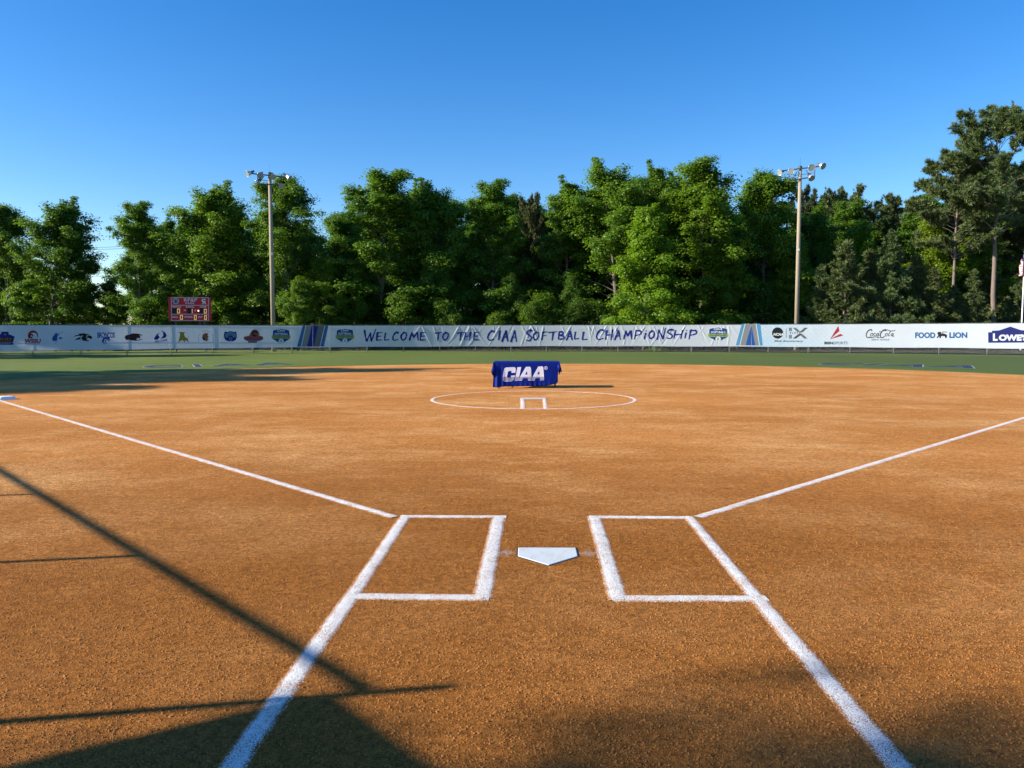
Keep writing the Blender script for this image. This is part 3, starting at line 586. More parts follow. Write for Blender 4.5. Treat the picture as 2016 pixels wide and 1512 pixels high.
pr.poly([e4(905, 262), e4(950, 262), e4(930, 295)], 'navy', 2); pr.poly([e4(895, 300), e4(975, 300), e4(970, 390), e4(900, 390)], 'teal', 1); pr.rect(*e4(918, 315), *e4(950, 365), 'navy', 2); pr.stroke([e4(880, 235), e4(910, 245)], 1.1, 'navy', 2); pr.stroke([e4(950, 245), e4(980, 235)], 1.1, 'navy', 2); pr.build('school_emblem', b_schools)
pr = P(); pr.poly([e4(1420, 200), e4(1470, 125), e4(1535, 105), e4(1600, 125), e4(1640, 200), e4(1640, 260), e4(1735, 285), e4(1745, 350), e4(1690, 380), e4(1310, 380), e4(1255, 340), e4(1270, 285), e4(1390, 265)], 'orange'); pr.ring(e4(1528, 210), 2.5, 6.2, 'maroon', 1, 0, 320, 18); pr.stroke([e4(1500, 175), e4(1540, 200), e4(1515, 250)], 1.2, 'navy', 2)
pr.text('LINCOLN', *e4(1290, 302), *e4(1715, 362), 'navy', 2, .02); pr.rect(*e4(1325, 376), *e4(1650, 392), 'navy', 1); pr.rect(*e4(1365, 396), *e4(1590, 440), 'orange', 1); pr.text('LIONS', *e4(1385, 402), *e4(1570, 436), 'navy', 2, .02); pr.build('school_emblem', b_schools)

# ------------------------------------------------------------------ painted logos on the outfield grass
M['turf_blue'] = varied('turf_paint_blue', (.008, .022, .075), (.014, .035, .11), 30, .9); M['turf_white'] = varied('turf_paint_white', (.36, .42, .42), (.5, .55, .55), 30, .9)
def turf_logo(p0, p1, hgt, label):
    a = Vector(p0); d = Vector(p1)-a; L = d.length; d /= L; n = Vector((-d.y, d.x))
    root = empty('turf_logo', (a.x, a.y, 0)); tag(root, label, 'turf logo', 'logos painted on the outfield grass')
    slots = [('C', 0, .27), ('I', .31, .40), ('A', .42, .70), ('A', .71, 1.0)]
    for ch, u0, u1 in slots:
        for nm, bold, m_, z, gr in (('letter_outline', .04, M['turf_white'], .006, .05), ('letter', .03, M['turf_blue'], .010, 0)):
            V, Fc = text_mesh(ch, bold, .2)
            vs = [d*(u0*L-gr+u*((u1-u0)*L+2*gr)) + n*(-gr+v_*(hgt+2*gr)) for u, v_ in V]
            me = bpy.data.meshes.new(nm); me.from_pydata([(q_.x, q_.y, z) for q_ in vs], [], Fc); me.update(); link(nm, me, m_, root)
turf_logo((-17.2, 28.9), (-11.6, 32.5), 2.6, 'blue and white logo painted on the grass of left field')
turf_logo((13.6, 31.9), (18.9, 27.9), 2.6, 'blue and white logo painted on the grass of right field')

# ------------------------------------------------------------------ table with blue cloth
M['cloth'] = mat('blue_satin_cloth', (.012, .028, .38), .6, 0, .12); t = NT(M['cloth']); v = t.coord()
t.l(t.mix(t.noise(v, 3), (.001, .009, .145), (.002, .018, .23)), t.b.inputs['Base Color']); 
M['cloth_print'] = varied('cloth_print_white', (.66, .66, .78), (.74, .74, .84), 6, .55)
M['table_top'] = varied('table_plastic', (.5, .5, .5), (.6, .6, .58), 8, .5)
TY, TX0, TX1, TZ = 16.62, -1.09, .76, .74                    # front edge, ends, height
tb = empty('folding_table', ((TX0+TX1)/2, TY+.38, 0)); tag(tb, 'folding table hidden under the blue cloth behind the pitching circle', 'table')
T0 = Vector(tb.location)
mb = MB(); mb.box(Vector(((TX0+TX1)/2, TY+.38, TZ-.03))-T0, (TX1-TX0-.03, .73, .045)); mb.build('table_top', M['table_top'], tb)
for lx in (TX0+.14, TX1-.10):
    for ly in (TY+.10, TY+.64):
        mb = MB(); mb.tube([Vector((lx, ly, .006))-T0, Vector((lx, ly, TZ-.05))-T0], .016, 8); mb.box(Vector((lx, ly, .016))-T0, (.05, .05, .02)); mb.build('leg', M['dark_steel'], tb)
    mb = MB(); mb.tube([Vector((lx, TY+.10, .18))-T0, Vector((lx, TY+.64, .18))-T0], .012, 6); mb.build('brace', M['dark_steel'], tb)
def hem(x):                                                 # bottom edge of the front drop
    return np.interp(x, [TX0-.05, TX0+.12, TX0+.3, .25, .55, TX1], [.035, .03, .06, .065, .10, .15])
def front_y(x, z):                                          # folds grow towards the hem; deep ones near the left end
    q = np.clip((TZ-z)/TZ, 0, 1); e = np.exp(-((x-TX0-.10)/.16)**2)
    f = .004*np.sin(x*31+1)*q**2 + .05*q*e*np.sin((x-TX0)*38+.5) + .03*q**7*np.sin(x*47)*np.exp(-((x-.05)/.45)**2) + .012*q*np.sin(x*9)
    return TY - .012 - .055*q + f*.8
nx, nz = 150, 30; V = []; Fc = []
xs = np.linspace(0, 1, nx+1)
rows = []
for j in range(6):                                           # top, back to front
    y = TY+.76-(.76+.008)*j/5; rows.append([(TX0+(TX1-TX0)*u, y, TZ+.004+.002*math.sin(u*40+j)) for u in xs])
for j in range(1, nz+1):
    q = j/nz; row = []
    for u in xs:
        x = TX0+(TX1-TX0)*u; z = TZ-(TZ-float(hem(x)))*q
        side = -.03*q*max(0, 1-u*8) + (-.05*q)*max(0, 1-(1-u)*7)          # left flares a little, right tucks in
        row.append((x+side, float(front_y(np.float64(x), np.float64(z))), z))
    rows.append(row)
for r_ in rows: V += r_
n1 = nx+1; Fc = [(j*n1+i, j*n1+i+1, (j+1)*n1+i+1, (j+1)*n1+i) for j in range(len(rows)-1) for i in range(nx)]
mb = MB(); mb.add(V, Fc)
for sgn, xe, tip in ((-1, TX0, (-.075, .45)), (1, TX1, (.06, .52))):      # end drops with the corner folded into a point
    R_ = []
    for j in range(9):
        q = j/8; row = []
        for i in range(13):
            u = i/12; y = TY-.01+u*.77; drop = .27+.03*math.sin(u*9)
            z = TZ+.003-q*drop*(1-.25*u); out = sgn*(.012+.05*q*abs(math.sin(u*7+1))+.02*q)
            row.append((xe+out, y-.02*q*math.cos(u*6), z))
        R_ += row
    mb.add(R_, [(j*13+i, j*13+i+1, (j+1)*13+i+1, (j+1)*13+i) for j in range(8) for i in range(12)])
    c0 = (xe, TY-.012, TZ+.003); pt = (xe+tip[0], TY-.10, tip[1]); lo = (xe-sgn*.0, TY-.05, tip[1]-.13); bk = (xe+sgn*.03, TY+.10, tip[1]+.02); md = (xe+tip[0]*.55, TY-.085, (TZ+tip[1])/2+.03)
    mb.add([c0, md, pt, lo, bk, (xe-sgn*.05, TY-.03, tip[1]+.1)], [(0, 1, 5), (1, 2, 3, 5), (0, 4, 1), (4, 2, 1), (4, 3, 2)])
bkr = []
for j in range(9):
    q = j/8; bkr += [(TX0+(TX1-TX0)*u, TY+.76+.01+.03*q+.02*q*math.sin(u*50), TZ+.004-q*(TZ-.12)) for u in np.linspace(0, 1, 61)]
mb.add(bkr, [(j*61+i, j*61+i+1, (j+1)*61+i+1, (j+1)*61+i) for j in range(8) for i in range(60)])
cl = empty('tablecloth', ((TX0+TX1)/2, TY+.38, 0)); tag(cl, 'royal blue cloth with white CIAA lettering draped over the table', 'tablecloth')
o = mb.build('drape', M['cloth'], cl, True); o.location = -Vector(cl.location)
sol = o.modifiers.new('thickness', 'SOLIDIFY'); sol.thickness = .004
def on_cloth(X, Y, off):
    D = ray(X, Y); t_ = (TY-.03-CP[1])/D[:, 1]; A = CP+D*t_[:, None]
    y = front_y(A[:, 0], A[:, 2])-off; return np.stack([A[:, 0], y, A[:, 2]], 1)
k_ = lambda x, y: (950+x/11.86, 700+y/11.86)
pr = Print(on_cloth, step=1.0, off=.008)
let = [[(510, 300), (545, 278), (740, 270), (772, 290), (778, 340), (765, 402), (672, 404), (680, 360), (610, 362), (592, 385), (570, 490), (578, 518), (655, 520), (668, 468), (758, 462), (735, 560), (680, 602), (515, 606), (478, 580), (475, 500), (490, 380)],
       [(815, 272), (902, 268), (850, 520), (920, 590), (748, 595)],
       [(1010, 264), (1105, 260), (1130, 285), (1142, 500), (1230, 510), (1215, 580), (1060, 584), (1058, 528), (950, 530), (925, 592), (845, 594), (870, 520)],
       [(1300, 256), (1400, 252), (1418, 270), (1438, 572), (1345, 578), (1340, 528), (1240, 528), (1215, 580), (1145, 560), (1165, 500)]]
def clip_y(poly, y0, y1):
    for lim, keep in ((y0, lambda p: p[1] >= y0), (y1, lambda p: p[1] <= y1)):
        out = []
        for i, p in enumerate(poly):
            o_ = poly[i-1]
            if keep(p) != keep(o_): f = (lim-o_[1])/(p[1]-o_[1]); out.append((o_[0]+f*(p[0]-o_[0]), lim))
            if keep(p): out.append(p)
        poly = out
        if len(poly) < 3: return None
    return poly
let[1] = [(815, 272), (902, 268), (835, 595), (748, 595)]
let[2] = [(1010, 264), (1105, 260), (1130, 285), (1148, 582), (1060, 584), (1054, 520), (950, 522), (915, 592), (820, 594)]
let[3] = [(1300, 256), (1400, 252), (1418, 270), (1438, 572), (1345, 578), (1340, 520), (1240, 522), (1210, 580), (1118, 582)]
for L_ in let:
    for y0, y1 in ((240, 497), (512, 526), (541, 553), (568, 580), (594, 605)):
        c_ = clip_y(L_, y0, y1)
        if c_: pr.poly([k_(*p) for p in c_], 'w', 0)
for pts in ([(1030, 365), (1045, 440), (995, 442)], [(1318, 360), (1330, 432), (1278, 436)]): pr.poly([k_(*p) for p in pts], 'b', 1)
pr.ring(k_(1478, 290), 2.6, 3.4, 'w', 0, 0, 360, 24); pr.text('R', *k_(1460, 268), *k_(1498, 312), 'w', 0, .02)
o = pr.build('logo_print', cl, {'w': M['cloth_print'], 'b': M['cloth']}); o.location = -Vector(cl.location); o['label'] = 'white slanted CIAA lettering with striped foot'

# ------------------------------------------------------------------ scoreboard
M['sb_red'] = varied('scoreboard_red', (.50, .010, .018), (.60, .016, .024), 4, .45); M['sb_black'] = mat('scoreboard_black', (.008, .008, .009), .5)
M['sb_line'] = mat('scoreboard_line', (.55, .42, .42), .5); M['sb_white'] = mat('scoreboard_white', (.75, .72, .75), .5); M['sb_blue'] = mat('scoreboard_seal', (.16, .24, .30), .5); M['sb_navy'] = mat('scoreboard_navy', (.02, .03, .06), .5)
M['sb_lit'] = mat('scoreboard_digit', (.6, .4, .15), .5); b = M['sb_lit'].node_tree.nodes['Principled BSDF']; b.inputs['Emission Color'].default_value = (1, .62, .22, 1); b.inputs['Emission Strength'].default_value = .22
M['sb_lamp'] = mat('scoreboard_lamp', (.8, .6, .5), .5); b = M['sb_lamp'].node_tree.nodes['Principled BSDF']; b.inputs['Emission Color'].default_value = (1, .75, .6, 1); b.inputs['Emission Strength'].default_value = 1.2
sd_ = 63.6; sbx, sby = column(373.5, sd_); sbz = height_of(608.8, 373.5, sd_); sb_rz = math.atan2(sbx-CP[0], -(sby-CP[1])) + math.pi
SB = empty('scoreboard', (sbx, sby, 0)); tag(SB, 'red scoreboard with glowing digits standing above the left banner', 'scoreboard')
dirn = Vector((sbx-CP[0], sby-CP[1], 0)).normalized(); sidev = Vector((dirn.y, -dirn.x, 0)); sw, sh = 84.0/F_PX*sd_*1.16, 47.6/F_PX*sd_
sb_M = Matrix((sidev, dirn, Vector((0, 0, 1)))).transposed()
d_ = Vector((sbx, sby, sbz))
# size from the rays themselves
def on_board(X, Y, off):
    D = ray(X, Y); n_ = np.array(dirn); t_ = np.dot(np.array(d_)-CP, n_)/(D@n_); return CP+D*t_[:, None]-n_*(off+.105)
cs = on_board(np.array([331.5, 415.6, 373.5, 373.5]), np.array([608., 608., 585.3, 632.6]), 0)
sw = float(np.linalg.norm(cs[0]-cs[1])); sh = float(cs[2][2]-cs[3][2]); sbz = float(cs[2][2]+cs[3][2])/2; mid = (cs[0]+cs[1])/2
body_c = Vector((mid[0], mid[1], sbz)) + dirn*.10
mb = MB(); mb.box(body_c-Vector(SB.location), (sw, .2, sh), M=sb_M); mb.build('cabinet', M['sb_red'], SB)
for px in (345, 402):
    u = (px-373.5)/84*sw; c_ = body_c-Vector(SB.location)+sidev*u+dirn*.18; mb = MB(); mb.box((c_.x, c_.y, (sbz+sh/2-.1)/2), (.14, .14, sbz+sh/2-.1), M=sb_M); mb.build('post', M['dark_steel'], SB)
pr = Print(on_board, step=40, off=.006); sb = lambda x, y: (320+x/18.33, 570+y/18.33)
for x0, y0, x1, y1 in ((315, 280, 1665, 305), (315, 560, 1665, 585), (315, 878, 1665, 903), (315, 1105, 1680, 1130), (308, 285, 335, 1130), (1645, 285, 1672, 1130)): pr.rect(*sb(x0, y0), *sb(x1, y1), 'line', 0 if x1-x0 > 100 else 1)
for x0, y0, x1, y1 in ((345, 672, 510, 878), (888, 672, 1045, 872), (1345, 675, 1482, 872), (512, 672, 650, 872), (1046, 672, 1100, 872), (1483, 680, 1612, 872), (610, 905, 750, 1100), (1120, 905, 1240, 1100), (1490, 910, 1610, 1100)): pr.rect(*sb(x0, y0), *sb(x1, y1), 'black' if x1 in (510, 1045, 1482) else 'dark', 1)
def digit0(x0, y0, x1, y1, wd=26):
    for a in ((x0, y0, x1, y0+wd), (x0, y1-wd, x1, y1), (x0, y0+wd, x0+wd, y1-wd), (x1-wd, y0+wd, x1, y1-wd)): pr.rect(*sb(a[0], a[1]), *sb(a[2], a[3]), 'lit', 2)
for a in ((528, 690, 632, 860), (1490, 700, 1592, 862), (630, 922, 732, 1092), (1135, 922, 1230, 1095), (1505, 925, 1595, 1095)): digit0(*a)
pr.rect(*sb(1058, 695), *sb(1082, 858), 'lit', 2); pr.disc(sb(1293, 768), 1.5, 'lamp', 2)
for tx, x0, y0, x1, y1, bo in (('RF&P', 775, 320, 1250, 440, .005), ('PARK', 830, 462, 1160, 530, .0), ('VISITOR', 345, 600, 668, 655, .02), ('INNING', 845, 600, 1135, 655, .02), ('HOME', 1345, 600, 1582, 655, .02), ('H', 775, 722, 835, 780, .03), ('E', 1160, 722, 1208, 780, .03), ('BALL', 360, 958, 568, 1025, .02), ('STRIKE', 790, 955, 1080, 1025, .02), ('OUT', 1285, 958, 1445, 1025, .02)): pr.text(tx, *sb(x0, y0), *sb(x1, y1), 'white', 2, bo)
pr.disc(sb(480, 420), 6.0, 'white', 1, .95); pr.disc(sb(480, 420), 5.3, 'seal', 2, .95); pr.poly([sb(455, 480), sb(450, 420), sb(478, 355), sb(500, 420), sb(510, 480)], 'navy', 3)
pr.text('C', *sb(1405, 335), *sb(1555, 460), 'white', 2, .05); pr.text('A', *sb(1425, 400), *sb(1575, 530), 'white', 3, .04)
o = pr.build('face_print', SB, {'line': M['sb_line'], 'black': M['sb_black'], 'dark': M['sb_red'], 'lit': M['sb_lit'], 'lamp': M['sb_lamp'], 'white': M['sb_white'], 'seal': M['sb_blue'], 'navy': M['sb_navy']}); o.location = -Vector(SB.location)

# ------------------------------------------------------------------ floodlight poles
def flood(px_base, dist, top_y, lamps, arms, label, lean):
    x, y = column(px_base, dist, 500); H = height_of(top_y, px_base, dist); R = Vector((x-CP[0], y-CP[1], 0)).normalized(); Sd = Vector((R.y, -R.x, 0)); k = dist/F_PX
    root = empty('floodlight_pole', (x, y, 0)); tag(root, label, 'light pole', 'floodlight poles beyond the fence')
    mb = MB(); mb.tube([(0, 0, 0), (0, 0, H*.5), (0, 0, H)], [.19, .165, .13], 14); mb.build('pole', M['pole'], root, True)
    mb = MB(); mb.lathe([(.155, H-.12), (.16, H), (.10, H+.08), (0, H+.1)], 12); mb.build('cap', M['dark_steel'], root)
    mb = MB(); mb.tube([(0, 0, H), (0, 0, H+.75)], [.012, .006], 5); mb.build('lightning_rod', M['dark_steel'], root)
    mb = MB(); mb.box((-R.x*.24, -R.y*.24, H*.55), (.16, .12, .2), math.atan2(Sd.y, Sd.x)); mb.build('junction_box', M['lamp_metal'], root)
    P3 = lambda dx, py, dep=0.0: Sd*(dx*k) + R*(-.22+dep) + Vector((0, 0, height_of(py, px_base, dist)))
    for a in arms:
        mb = MB(); mb.tube([P3(a[0], a[1]), P3(a[2], a[3])], a[4], 6); mb.build(a[5], M['dark_steel'], root)
    for dx, py, yaw, pit, sz in lamps:                       # reflector axis: yaw from straight at the field, pit downwards
        c_ = P3(dx, py, -.12); ax = Matrix.Rotation(rad(yaw), 3, 'Z') @ (-R); ax = Vector((ax.x*math.cos(rad(pit)), ax.y*math.cos(rad(pit)), -math.sin(rad(pit)))).normalized()
        q_ = ax.to_track_quat('Z', 'Y').to_matrix().to_4x4(); T = Matrix.Translation(c_) @ q_
        mb = MB(); mb.lathe([(.06*sz, -.36*sz), (.11*sz, -.33*sz), (.16*sz, -.2*sz), (.235*sz, -.03*sz), (.255*sz, .02*sz), (.24*sz, .02*sz), (.2*sz, -.05*sz), (.0, -.16*sz)], 18, T); lp = mb.build('reflector', M['lamp_metal'], root, True)
        mb = MB(); mb.lathe([(.0, .008), (.243*sz, .008)], 18, T); mb.build('lens', M['lamp_lens'], lp)
        mb = MB(); b0 = c_-ax*.36*sz; mb.box(b0-ax*.12, (.17, .17, .3), M=q_.to_3x3()); mb.build('ballast_box', M['dark_steel'], root)
arms1 = [(-36, 344.5, 38, 348.5, .05, 'cross_arm'), (-22, 364.5, 19, 364, .05, 'cross_arm'), (-22, 346, -22, 364.5, .04, 'strut'), (21, 348, 21, 364, .035, 'strut'), (-10, 348, -20, 363, .025, 'brace'), (-22, 356, 0, 357, .02, 'brace')]
lam1 = [(-41, 346.5, -62, 28, 1.0), (-17.5, 348, -14, 30, 1.02), (6.5, 349.5, 12, 34, .98), (37, 350, 66, 35, .95), (21, 366.5, 15, 30, .85), (-25, 360.5, -100, 30, .55)]
flood(534.6, 63.0, 341, lam1, arms1, 'tall floodlight pole beside the red scoreboard', -4)
arms2 = [(-35, 335, 38, 331, .05, 'cross_arm'), (-20, 355.5, 22, 351, .05, 'cross_arm'), (-20.5, 340, -20.5, 355.5, .04, 'strut'), (26, 334, 26, 352, .04, 'strut'), (-5, 338, -15, 354, .025, 'brace'), (10, 337, 20, 349, .025, 'brace'), (-12, 346, 26, 343, .02, 'brace')]
lam2 = [(-37.5, 339, -30, 22, .92), (-16.5, 337, 6, 8, .98), (20.5, 333.5, 14, 14, 1.12), (41, 332, 48, 26, 1.1), (21, 354, 30, 42, 1.08)]
flood(1571.6, 63.9, 328.5, lam2, arms2, 'tall floodlight pole rising behind the sponsor banner', 7)

# ------------------------------------------------------------------ flag
M['flag_red'] = varied('flag_red', (.42, .02, .035), (.5, .03, .05), 20, .7); M['flag_white'] = varied('flag_white', (.68, .66, .66), (.76, .74, .74), 20, .7); M['flag_blue'] = varied('flag_blue', (.02, .03, .10), (.03, .045, .14), 20, .7)
fx, fy = column(2011.0, 61.5); fh = height_of(497, 2011, 61.5)
fp = empty('flagpole', (fx, fy, 0)); tag(fp, 'white flagpole at the right edge of the picture', 'flagpole')
mb = MB(); mb.tube([(0, 0, 0), (0, 0, .9), (0, 0, fh)], [.075, .06, .035], 12); mb.build('pole', M['base_canvas'], fp, True)
mb = MB(); mb.lathe([(.0, fh-.02), (.05, fh), (.075, fh+.05), (.05, fh+.1), (0, fh+.12)], 12); mb.build('finial', M['gold'] if 'gold' in M else M['lamp_metal'], fp, True)
fl_ = empty('flag', (fx, fy, 0)); tag(fl_, 'limp american flag hanging from the pole at the right edge', 'flag')
fw, fhh = 1.5, .95; nu, nv = 40, 39; V = []; Fc = []; mi = []
for j in range(nv+1):
    for i in range(nu+1):
        u, v_ = i/nu, j/nv                                   # u along the fly, v down the hoist: the fly end sags down in folds
        x = -.05 - .30*(u**.8)*(1-.25*u) + .07*math.sin(u*21+v_*2.0)*u; yv = .16*math.sin(u*17+v_*3)*min(1, u*3)
        V.append((x, yv, fh-.10-v_*fhh*(1-.25*u)-u*1.05 - .05*math.sin(u*9)))
for j in range(nv):
    for i in range(nu):
        Fc.append((j*(nu+1)+i, j*(nu+1)+i+1, (j+1)*(nu+1)+i+1, (j+1)*(nu+1)+i)); st = j*13//nv
        mi.append(2 if (i < nu*.4 and st < 7) else (0 if st % 2 == 0 else 1))
link('cloth', mesh_np('cloth', V, Fc, mat_idx=mi), [M['flag_red'], M['flag_white'], M['flag_blue']], fl_, True)

# ------------------------------------------------------------------ trees
def unit(a): return a/np.maximum(np.linalg.norm(a, axis=-1, keepdims=True), 1e-9)
def leaves_mesh(name, C, N, size, rs):
    """one bent rhombic leaf per centre"""
    n = len(C); N = unit(N); r_ = unit(rs.normal(size=(n, 3))); T = unit(np.cross(N, r_)); B = np.cross(N, T)
    s_ = (size*rs.uniform(.65, 1.3, n))[:, None]
    V = np.stack([C-T*s_*.62, C-B*s_*.42+N*s_*.12, C+T*s_*.62-N*s_*.10, C+B*s_*.42+N*s_*.12], 1).reshape(-1, 3)
    return mesh_np(name, V, np.arange(4*n).reshape(n, 4))
def broad_tree(name, H, W, base, seed, nb=42, per=150, leaf=.155, prof=None, trunk_r=None, leaders=3):
    rs = np.random.RandomState(seed); mb = MB(); r0 = trunk_r or .05+H*.011
    zz = np.linspace(0, H*.93, 9); wob = np.cumsum(rs.normal(0, .012*H, (9, 2)), 0)*np.linspace(0, 1, 9)[:, None]
    tr = [(wob[i, 0], wob[i, 1], zz[i]) for i in range(9)]; mb.tube(tr, [max(r0*(1-.9*i/8), .02) for i in range(9)], 8)
    at = lambda z: np.array([np.interp(z, zz, wob[:, 0]), np.interp(z, zz, wob[:, 1]), z])
    C = []; N = []; az = rs.uniform(0, 6)
    prof = prof or (lambda q: (.35+.65*math.sin(math.pi*min(1, (q*.92+.08))**.75)**.8)*(1 if q < .9 else .8))
    def clump(c, r, n, axis):
        d = rs.normal(size=(n, 3)); d = unit(d)*(rs.uniform(0, 1, (n, 1))**.62)*r*1.22*np.array([1, 1, .58]); C.append(c+d)
        N.append(unit(d)*.55+np.array([0, 0, .75])+axis*.25+rs.normal(0, .45, (n, 3)))
    for i in range(nb):
        q = ((i+.5)/nb)**.92; z = H*(base+(.97-base)*q)+rs.uniform(-.25, .25); az += 2.4+rs.uniform(-.5, .5); L = W/2*prof(q)*rs.uniform(.62, 1.15)
        el = rad(12+48*q+rs.uniform(-12, 14)); d = np.array([math.cos(az)*math.cos(el), math.sin(az)*math.cos(el), math.sin(el)])
        p0 = at(min(z*.93, H*.92)); pts = [p0]; dd = d.copy()
        for k in range(4): dd = unit(dd+np.array([0, 0, .10 if q > .3 else -.02])+rs.normal(0, .10, 3)); pts.append(pts[-1]+dd*L/4)
        br = max(.012, r0*.34*(1-.6*q)); mb.tube([tuple(p) for p in pts], [br, br*.8, br*.6, br*.4, br*.2], 5, False)
        ns = max(3, int(2.2+L*1.6))
        for k in range(ns):
            f = .28+.72*(k+rs.uniform(0, .9))/ns; m_ = min(3, int(f*4)); pb = pts[m_]+(pts[m_+1]-pts[m_])*(f*4-m_)
            sd = unit(dd+rs.normal(0, .75, 3)*np.array([1, 1, .55])); sl = rs.uniform(.25, .6)*L**.6*(1.1-.4*f); tip = pb+sd*sl
            mb.tube([tuple(pb), tuple((pb+tip)/2+rs.normal(0, .03, 3)), tuple(tip)], [br*.35, br*.25, br*.12], 4, False)
            rc = rs.uniform(.38, .72)*(1+.06*W*.5); clump(tip, rc, int(per*rs.uniform(.6, 1.3)), sd)
            if rs.rand() < .55: clump(pb+sd*sl*.4, rc*.7, int(per*.5), sd)
        clump(pts[-1], rs.uniform(.35, .6), int(per*.9), dd)
    for k in range(leaders):                                  # upright sprays at the top
        a = rs.uniform(0, 6.28); p = at(H*rs.uniform(.8, .9)); d = unit(np.array([math.cos(a)*.35, math.sin(a)*.35, 1])); L = H*rs.uniform(.08, .17)
        for f in np.linspace(.2, 1, 5): clump(p+d*L*f, .42*(1.45-f*.7), int(per*.7), d)
    C = np.concatenate(C); N = np.concatenate(N); C[:, 2] = np.maximum(C[:, 2], .05)
    tm = bpy.data.meshes.new(name+'_trunk'); tm.from_pydata(mb.v, [], mb.f); tm.update(); tm.materials.append(M['bark']); tm.polygons.foreach_set('use_smooth', [True]*len(tm.polygons))
    cm = leaves_mesh(name+'_crown', C, N, leaf, rs); cm.materials.append(M['leaf']); return tm, cm, float(np.percentile(C[:, 2], 99.9))
def needle_mesh(name, C, D, ln, rs, per=13, wd=.034):
    n = len(C); C = np.repeat(C, per, 0); D = np.repeat(unit(D), per, 0); m_ = n*per
    d = unit(D*.75+rs.normal(0, .62, (m_, 3))+np.array([0, 0, .12])); s_ = unit(np.cross(d, rs.normal(size=(m_, 3))))*wd*rs.uniform(.7, 1.4, (m_, 1)); e = d*ln*rs.uniform(.7, 1.25, (m_, 1))
    V = np.stack([C-s_, C+s_, C+e], 1).reshape(-1, 3); return mesh_np(name, V, np.arange(3*m_).reshape(m_, 3))
def pine_tree(name, H, W, base, seed, nb, conical, r0, ln=.30, tuft=11, per=13, up=8):
    rs = np.random.RandomState(seed); mb = MB(); zz = np.linspace(0, H*.98, 9); wob = np.cumsum(rs.normal(0, .004*H, (9, 2)), 0)
    mb.tube([(wob[i, 0], wob[i, 1], zz[i]) for i in range(9)], [max(r0*(1-.82*i/8), .02) for i in range(9)], 10); az = 0; C = []; D = []
    for i in range(nb):
        q = (i+.5)/nb; z = H*(base+(.985-base)*q); az += 2.4+rs.uniform(-.6, .6)
        pf = (1.02-q)**.8 if conical else (.45+.75*math.sin(math.pi*min(1, q*.85+.12)))*(1 if q < .85 else .7)
        L = max(.25, W/2*pf*rs.uniform(.6, 1.2)); el = rad(rs.uniform(-8, 18)+(up+30*q)); d = np.array([math.cos(az)*math.cos(el), math.sin(az)*math.cos(el), math.sin(el)])
        p = np.array([np.interp(z, zz, wob[:, 0]), np.interp(z, zz, wob[:, 1]), z]); pts = [p]; dd = d.copy()
        for k in range(4): dd = unit(dd+np.array([0, 0, .08])+rs.normal(0, .13, 3)); pts.append(pts[-1]+dd*L/4)
        br = max(.012, r0*.22*(1.1-q)); mb.tube([tuple(x) for x in pts], [br, br*.85, br*.65, br*.45, br*.25], 5, False)
        for k in range(max(3, int(L*tuft/2.4))):
            f = rs.uniform(.3 if not conical else .12, 1)**.7; m_ = min(3, int(f*4)); pb = pts[m_]+(pts[m_+1]-pts[m_])*(f*4-m_)
            sd = unit(dd*.7+rs.normal(0, .7, 3)*np.array([1, 1, .5])+np.array([0, 0, .2])); sl = rs.uniform(.15, .5)*max(L, 1)**.5*(1.2-.6*f); tip = pb+sd*sl
            mb.tube([tuple(pb), tuple(tip)], [br*.3, br*.15], 3, False)
            for g_ in (1.0, .78, .55, .3): C.append(pb+(tip-pb)*g_+rs.normal(0, .05, 3)); D.append(sd)
        C.append(pts[-1]); D.append(dd)
    tm = bpy.data.meshes.new(name+'_trunk'); tm.from_pydata(mb.v, [], mb.f); tm.update(); tm.materials.append(M['pine_bark']); tm.polygons.foreach_set('use_smooth', [True]*len(tm.polygons))
    cm = needle_mesh(name+'_crown', np.array(C), np.array(D), ln, rs, per); cm.materials.append(M['needle']); return tm, cm, float(np.max(np.array(C)[:, 2]))+.15
cone = lambda q: max(.12, (1.05-q)**.75*(.55+.45*min(1, q*5)))
oval = lambda q: (.5+.6*math.sin(math.pi*(q*.8+.15)))
PROTO = {
    'a': broad_tree('broad_a', 15, 8.4, .14, 1), 'b': broad_tree('broad_b', 16, 7.4, .12, 2, nb=38, prof=oval), 'c': broad_tree('broad_c', 13, 8.2, .05, 3, nb=36, prof=oval),
    'd': broad_tree('broad_d', 17, 6.4, .14, 4, nb=40, leaders=6), 'e': broad_tree('broad_e', 11, 6.6, .03, 6, nb=36), 'f': broad_tree('broad_f', 12, 7.6, .02, 7, nb=46, prof=cone, leaders=2),
    'g': broad_tree('broad_g', 15, 8.8, .2, 9, nb=40, per=140), 's': broad_tree('bush_s', 4.6, 3.6, .04, 12, nb=22, per=60, leaf=.13, trunk_r=.06, leaders=2), 't': broad_tree('bush_t', 3.4, 3.6, .03, 13, nb=20, per=60, leaf=.13, trunk_r=.05, prof=oval, leaders=1),
    'P': pine_tree('tall_pine', 21, 9.6, .5, 21, 60, False, .27, .36, 20, 14), 'Q': pine_tree('mid_pine', 17, 7.6, .46, 22, 56, False, .17, .34, 20, 13), 'R': pine_tree('round_pine', 14, 8.0, .42, 23, 56, False, .2, .34, 24, 13),
    'k': pine_tree('young_pine', 8, 5.6, .03, 24, 70, True, .11, .28, 18, 12, 4), 'l': pine_tree('slim_pine', 9, 4.8, .05, 25, 70, True, .11, .28, 18, 12, 2)}
